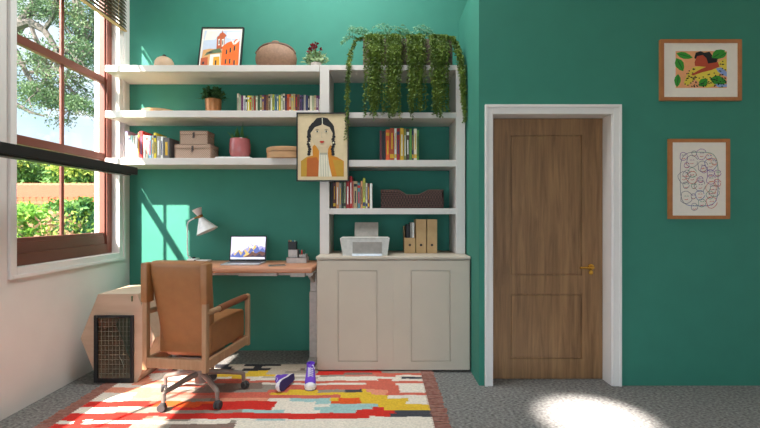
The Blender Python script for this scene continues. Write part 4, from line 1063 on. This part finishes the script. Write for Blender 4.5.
br(P(76,0,YT+.6),(.6,0,-.6),1.3,.05,2); br(P(76,30,YT+.6),(.7,0,-.3),1.0,.04,2); br(P(80,45,YT+.6),(-.5,0,-1),.9,.04,2)
b.tube([Vector((-9.1,YT,2.3)),P(-4,96,YT),P(16,104,YT),P(30,112,YT),P(44,116,YT)],[.10,.06,.045,.035,.02],n=6)
build('trunk_and_branches',b,bark,parent=t,smooth=True)
b=MB()
for p in tips:
    if R.random()<.62: cloud(b,p,(.16,.16,.13),14,.062,.016)
for (x,y,rx,ry,n) in ((40,95,26,12,900),(62,102,18,10,500),(84,106,14,9,450),(30,8,26,12,700),(60,12,20,14,700),(88,20,12,20,600),(88,52,10,14,400),(40,62,16,8,200),(26,88,12,9,300)):
    c=P(x,y,YT); cloud(b,c,(rx*YT/F,.5,ry*YT/F),int(n*1.5),.062,.015)
build('foliage',b,fol_a,parent=t)
# house with tiled roof
roof=mat('terracotta_tile',(178,86,58),rough=.8,var=.14,scale=12); hw2=mat('house_wall',(206,196,180),rough=.9)
t=thing('neighbour_house',(-11,15.5,-.5),'low house with terracotta tiled roof beyond the garden shrubs','house')
build('wall',MB().box(-15.5,-6.6,13.4,17.4,-.5,1.85),hw2,parent=t)
b=MB(); n=52
e0=(12.95,1.72); e1=(15.4,2.24)
for k in range(n):
    x=-15.9+k*(9.7/n); w=9.7/n
    b.tube([(x+w/2,e0[0],e0[1]),(x+w/2,e1[0],e1[1])],w*.52,n=8)
b.prism([(e0[0],e0[1]-.05),(e1[0],e1[1]-.02),(17.9,1.72),(17.9,1.66),(15.4,2.1),(12.95,1.60)],'x',-15.9,-6.2)
b.tube([(-15.9,e1[0],e1[1]+.03),(-6.2,e1[0],e1[1]+.03)],.11,n=8)
build('tiled_roof',b,roof,parent=t,smooth=True)
# shrubs in front of the house
for (xp,yt,Yq,rw,m,lab) in ((22,206,7.0,.46,fol_b,'bright leafy shrub outside at the left of the lower panes'),(50,207,8.1,.58,fol_b,'bright green shrub outside behind the window mullion'),(78,204,7.0,.46,fol_c,'deeper green shrub outside at the right of the lower panes'),(112,205,8.1,.56,fol_c,'green shrub outside hidden mostly behind the window jamb')):
    c=P(xp,yt,Yq); t=thing('garden_shrub',(c.x,Yq,-.5),lab,'shrub','shrubs below the window view')
    b=MB()
    for k in range(7): a=2*PI*k/7; b.tube([(c.x,Yq,-.5),(c.x+.3*rw*math.cos(a),Yq+.3*rw*math.sin(a),.4),(c.x+.6*rw*math.cos(a),Yq+.6*rw*math.sin(a),c.z-.35)],[.03,.02,.008],n=5)
    build('stems',b,bark,parent=t)
    zt_=c.z; b=MB().use(m); hh=(zt_+.2)/2
    cloud(b,(c.x,Yq,zt_-hh),(rw,rw*.8,hh),2600,.10,.028,.35)
    for q_ in range(6):
        a=R.uniform(-1,1); cloud(b,(c.x+a*rw*.7,Yq-.2,zt_-R.uniform(.0,.12)),(.14,.14,.10),70,.10,.028)
    b.use(fol_y); cloud(b,(c.x,Yq-.2,zt_-.35),(rw*.9,rw*.6,.35),240,.09,.026)
    b.use(fol_p); cloud(b,(c.x-.1,Yq-.35,zt_-.35),(rw*.8,rw*.4,.25),110,.09,.024)
    build('foliage',b,parent=t)
for (xp,yt,Yq,rw,lab) in ((8,152,20.5,1.65,'dark leafy tree behind the tiled roof, at the left'),(44,150,23.2,2.0,'round green tree behind the middle of the tiled roof'),(80,158,20.6,1.65,'yellow green tree behind the tiled roof, at the right'),(120,150,23.4,1.9,'tall green tree behind the tiled roof beyond the window jamb')):
    c=P(xp,yt,Yq); t=thing('distant_tree',(c.x,Yq,-.5),lab,'tree','trees behind the tiled roof')
    build('trunk',MB().tube([(c.x,Yq,-.5),(c.x,Yq,c.z-1.2)],[.2,.12],n=8),bark,parent=t)
    b=MB().use(fol_c); hh=(c.z-1.2)/2
    cloud(b,(c.x,Yq,c.z-hh),(rw,rw*.7,hh),3600,.24,.07,.3)
    b.use(fol_y); cloud(b,(c.x+.3,Yq-.8,c.z-.5),(rw*.7,rw*.5,.5),420,.22,.06)
    build('foliage',b,parent=t)

# ------------------------------------------------------------ light, world, camera
sun=bpy.data.lights.new('sun','SUN'); sun.energy=11.0; sun.angle=math.radians(.9); sun.color=(1,.93,.84)
so=bpy.data.objects.new('sun',sun); COL.objects.link(so); so.rotation_euler=Vector((.56,1,-.90)).to_track_quat('-Z','Y').to_euler(); so.location=(-6,-8,9)
t=thing('added_fill_panel',(-.5,3.1,ZC-.05),'unseen square white fill panel added above the desk area','light')  # unseen panel and area light, added to brighten the upper back wall
build('frame',MB().box(-1.12,.12,2.48,3.72,ZC-.04,ZC,bev=.004),white_trim,parent=t)
al=bpy.data.lights.new('added_fill','AREA'); al.shape='RECTANGLE'; al.size=1.2; al.size_y=1.2; al.energy=46; al.color=(.9,.97,1)
ao=bpy.data.objects.new('added_fill_light',al); COL.objects.link(ao); ao.parent=t; ao.location=(0,0,-.005)
w=bpy.data.worlds.new('World'); scene.world=w; w.use_nodes=True
nt=w.node_tree; bg=nt.nodes['Background']
tc=nt.nodes.new('ShaderNodeTexCoord'); nz=nt.nodes.new('ShaderNodeTexNoise'); nz.inputs['Scale'].default_value=2.2; nz.inputs['Detail'].default_value=5
cr=nt.nodes.new('ShaderNodeValToRGB'); cr.color_ramp.elements[0].position=.42; cr.color_ramp.elements[1].position=.62
cr.color_ramp.elements[0].color=rgb(186,218,240); cr.color_ramp.elements[1].color=rgb(250,252,255)
nt.links.new(tc.outputs['Generated'],nz.inputs['Vector']); nt.links.new(nz.outputs['Fac'],cr.inputs['Fac']); nt.links.new(cr.outputs['Color'],bg.inputs['Color'])
SD=Vector((-.56,-1,.90)).normalized()
vm=nt.nodes.new('ShaderNodeVectorMath'); vm.operation='DOT_PRODUCT'; vm.inputs[1].default_value=SD
nt.links.new(tc.outputs['Generated'],vm.inputs[0])
m1=nt.nodes.new('ShaderNodeMath'); m1.operation='MAXIMUM'; m1.inputs[1].default_value=0; nt.links.new(vm.outputs['Value'],m1.inputs[0])
m2=nt.nodes.new('ShaderNodeMath'); m2.operation='POWER'; m2.inputs[1].default_value=2.5; nt.links.new(m1.outputs[0],m2.inputs[0])
m3=nt.nodes.new('ShaderNodeMath'); m3.operation='MULTIPLY_ADD'; m3.inputs[1].default_value=3.4; m3.inputs[2].default_value=.72; nt.links.new(m2.outputs[0],m3.inputs[0])
nt.links.new(m3.outputs[0],bg.inputs['Strength'])
cam=bpy.data.cameras.new('camera'); cam.sensor_fit='HORIZONTAL'; cam.sensor_width=36; cam.lens=F/760*36; cam.clip_start=.05; cam.clip_end=200
co=bpy.data.objects.new('camera',cam); COL.objects.link(co); co.location=(0,0,1.3); co.rotation_euler=(PI/2,0,0); scene.camera=co
vs=scene.view_settings; vs.view_transform='Standard'; vs.look='None'; vs.gamma=1; vs.use_curve_mapping=False; vs.exposure=1.03
scene.cycles.max_bounces=10; scene.cycles.diffuse_bounces=6; scene.cycles.transparent_max_bounces=16
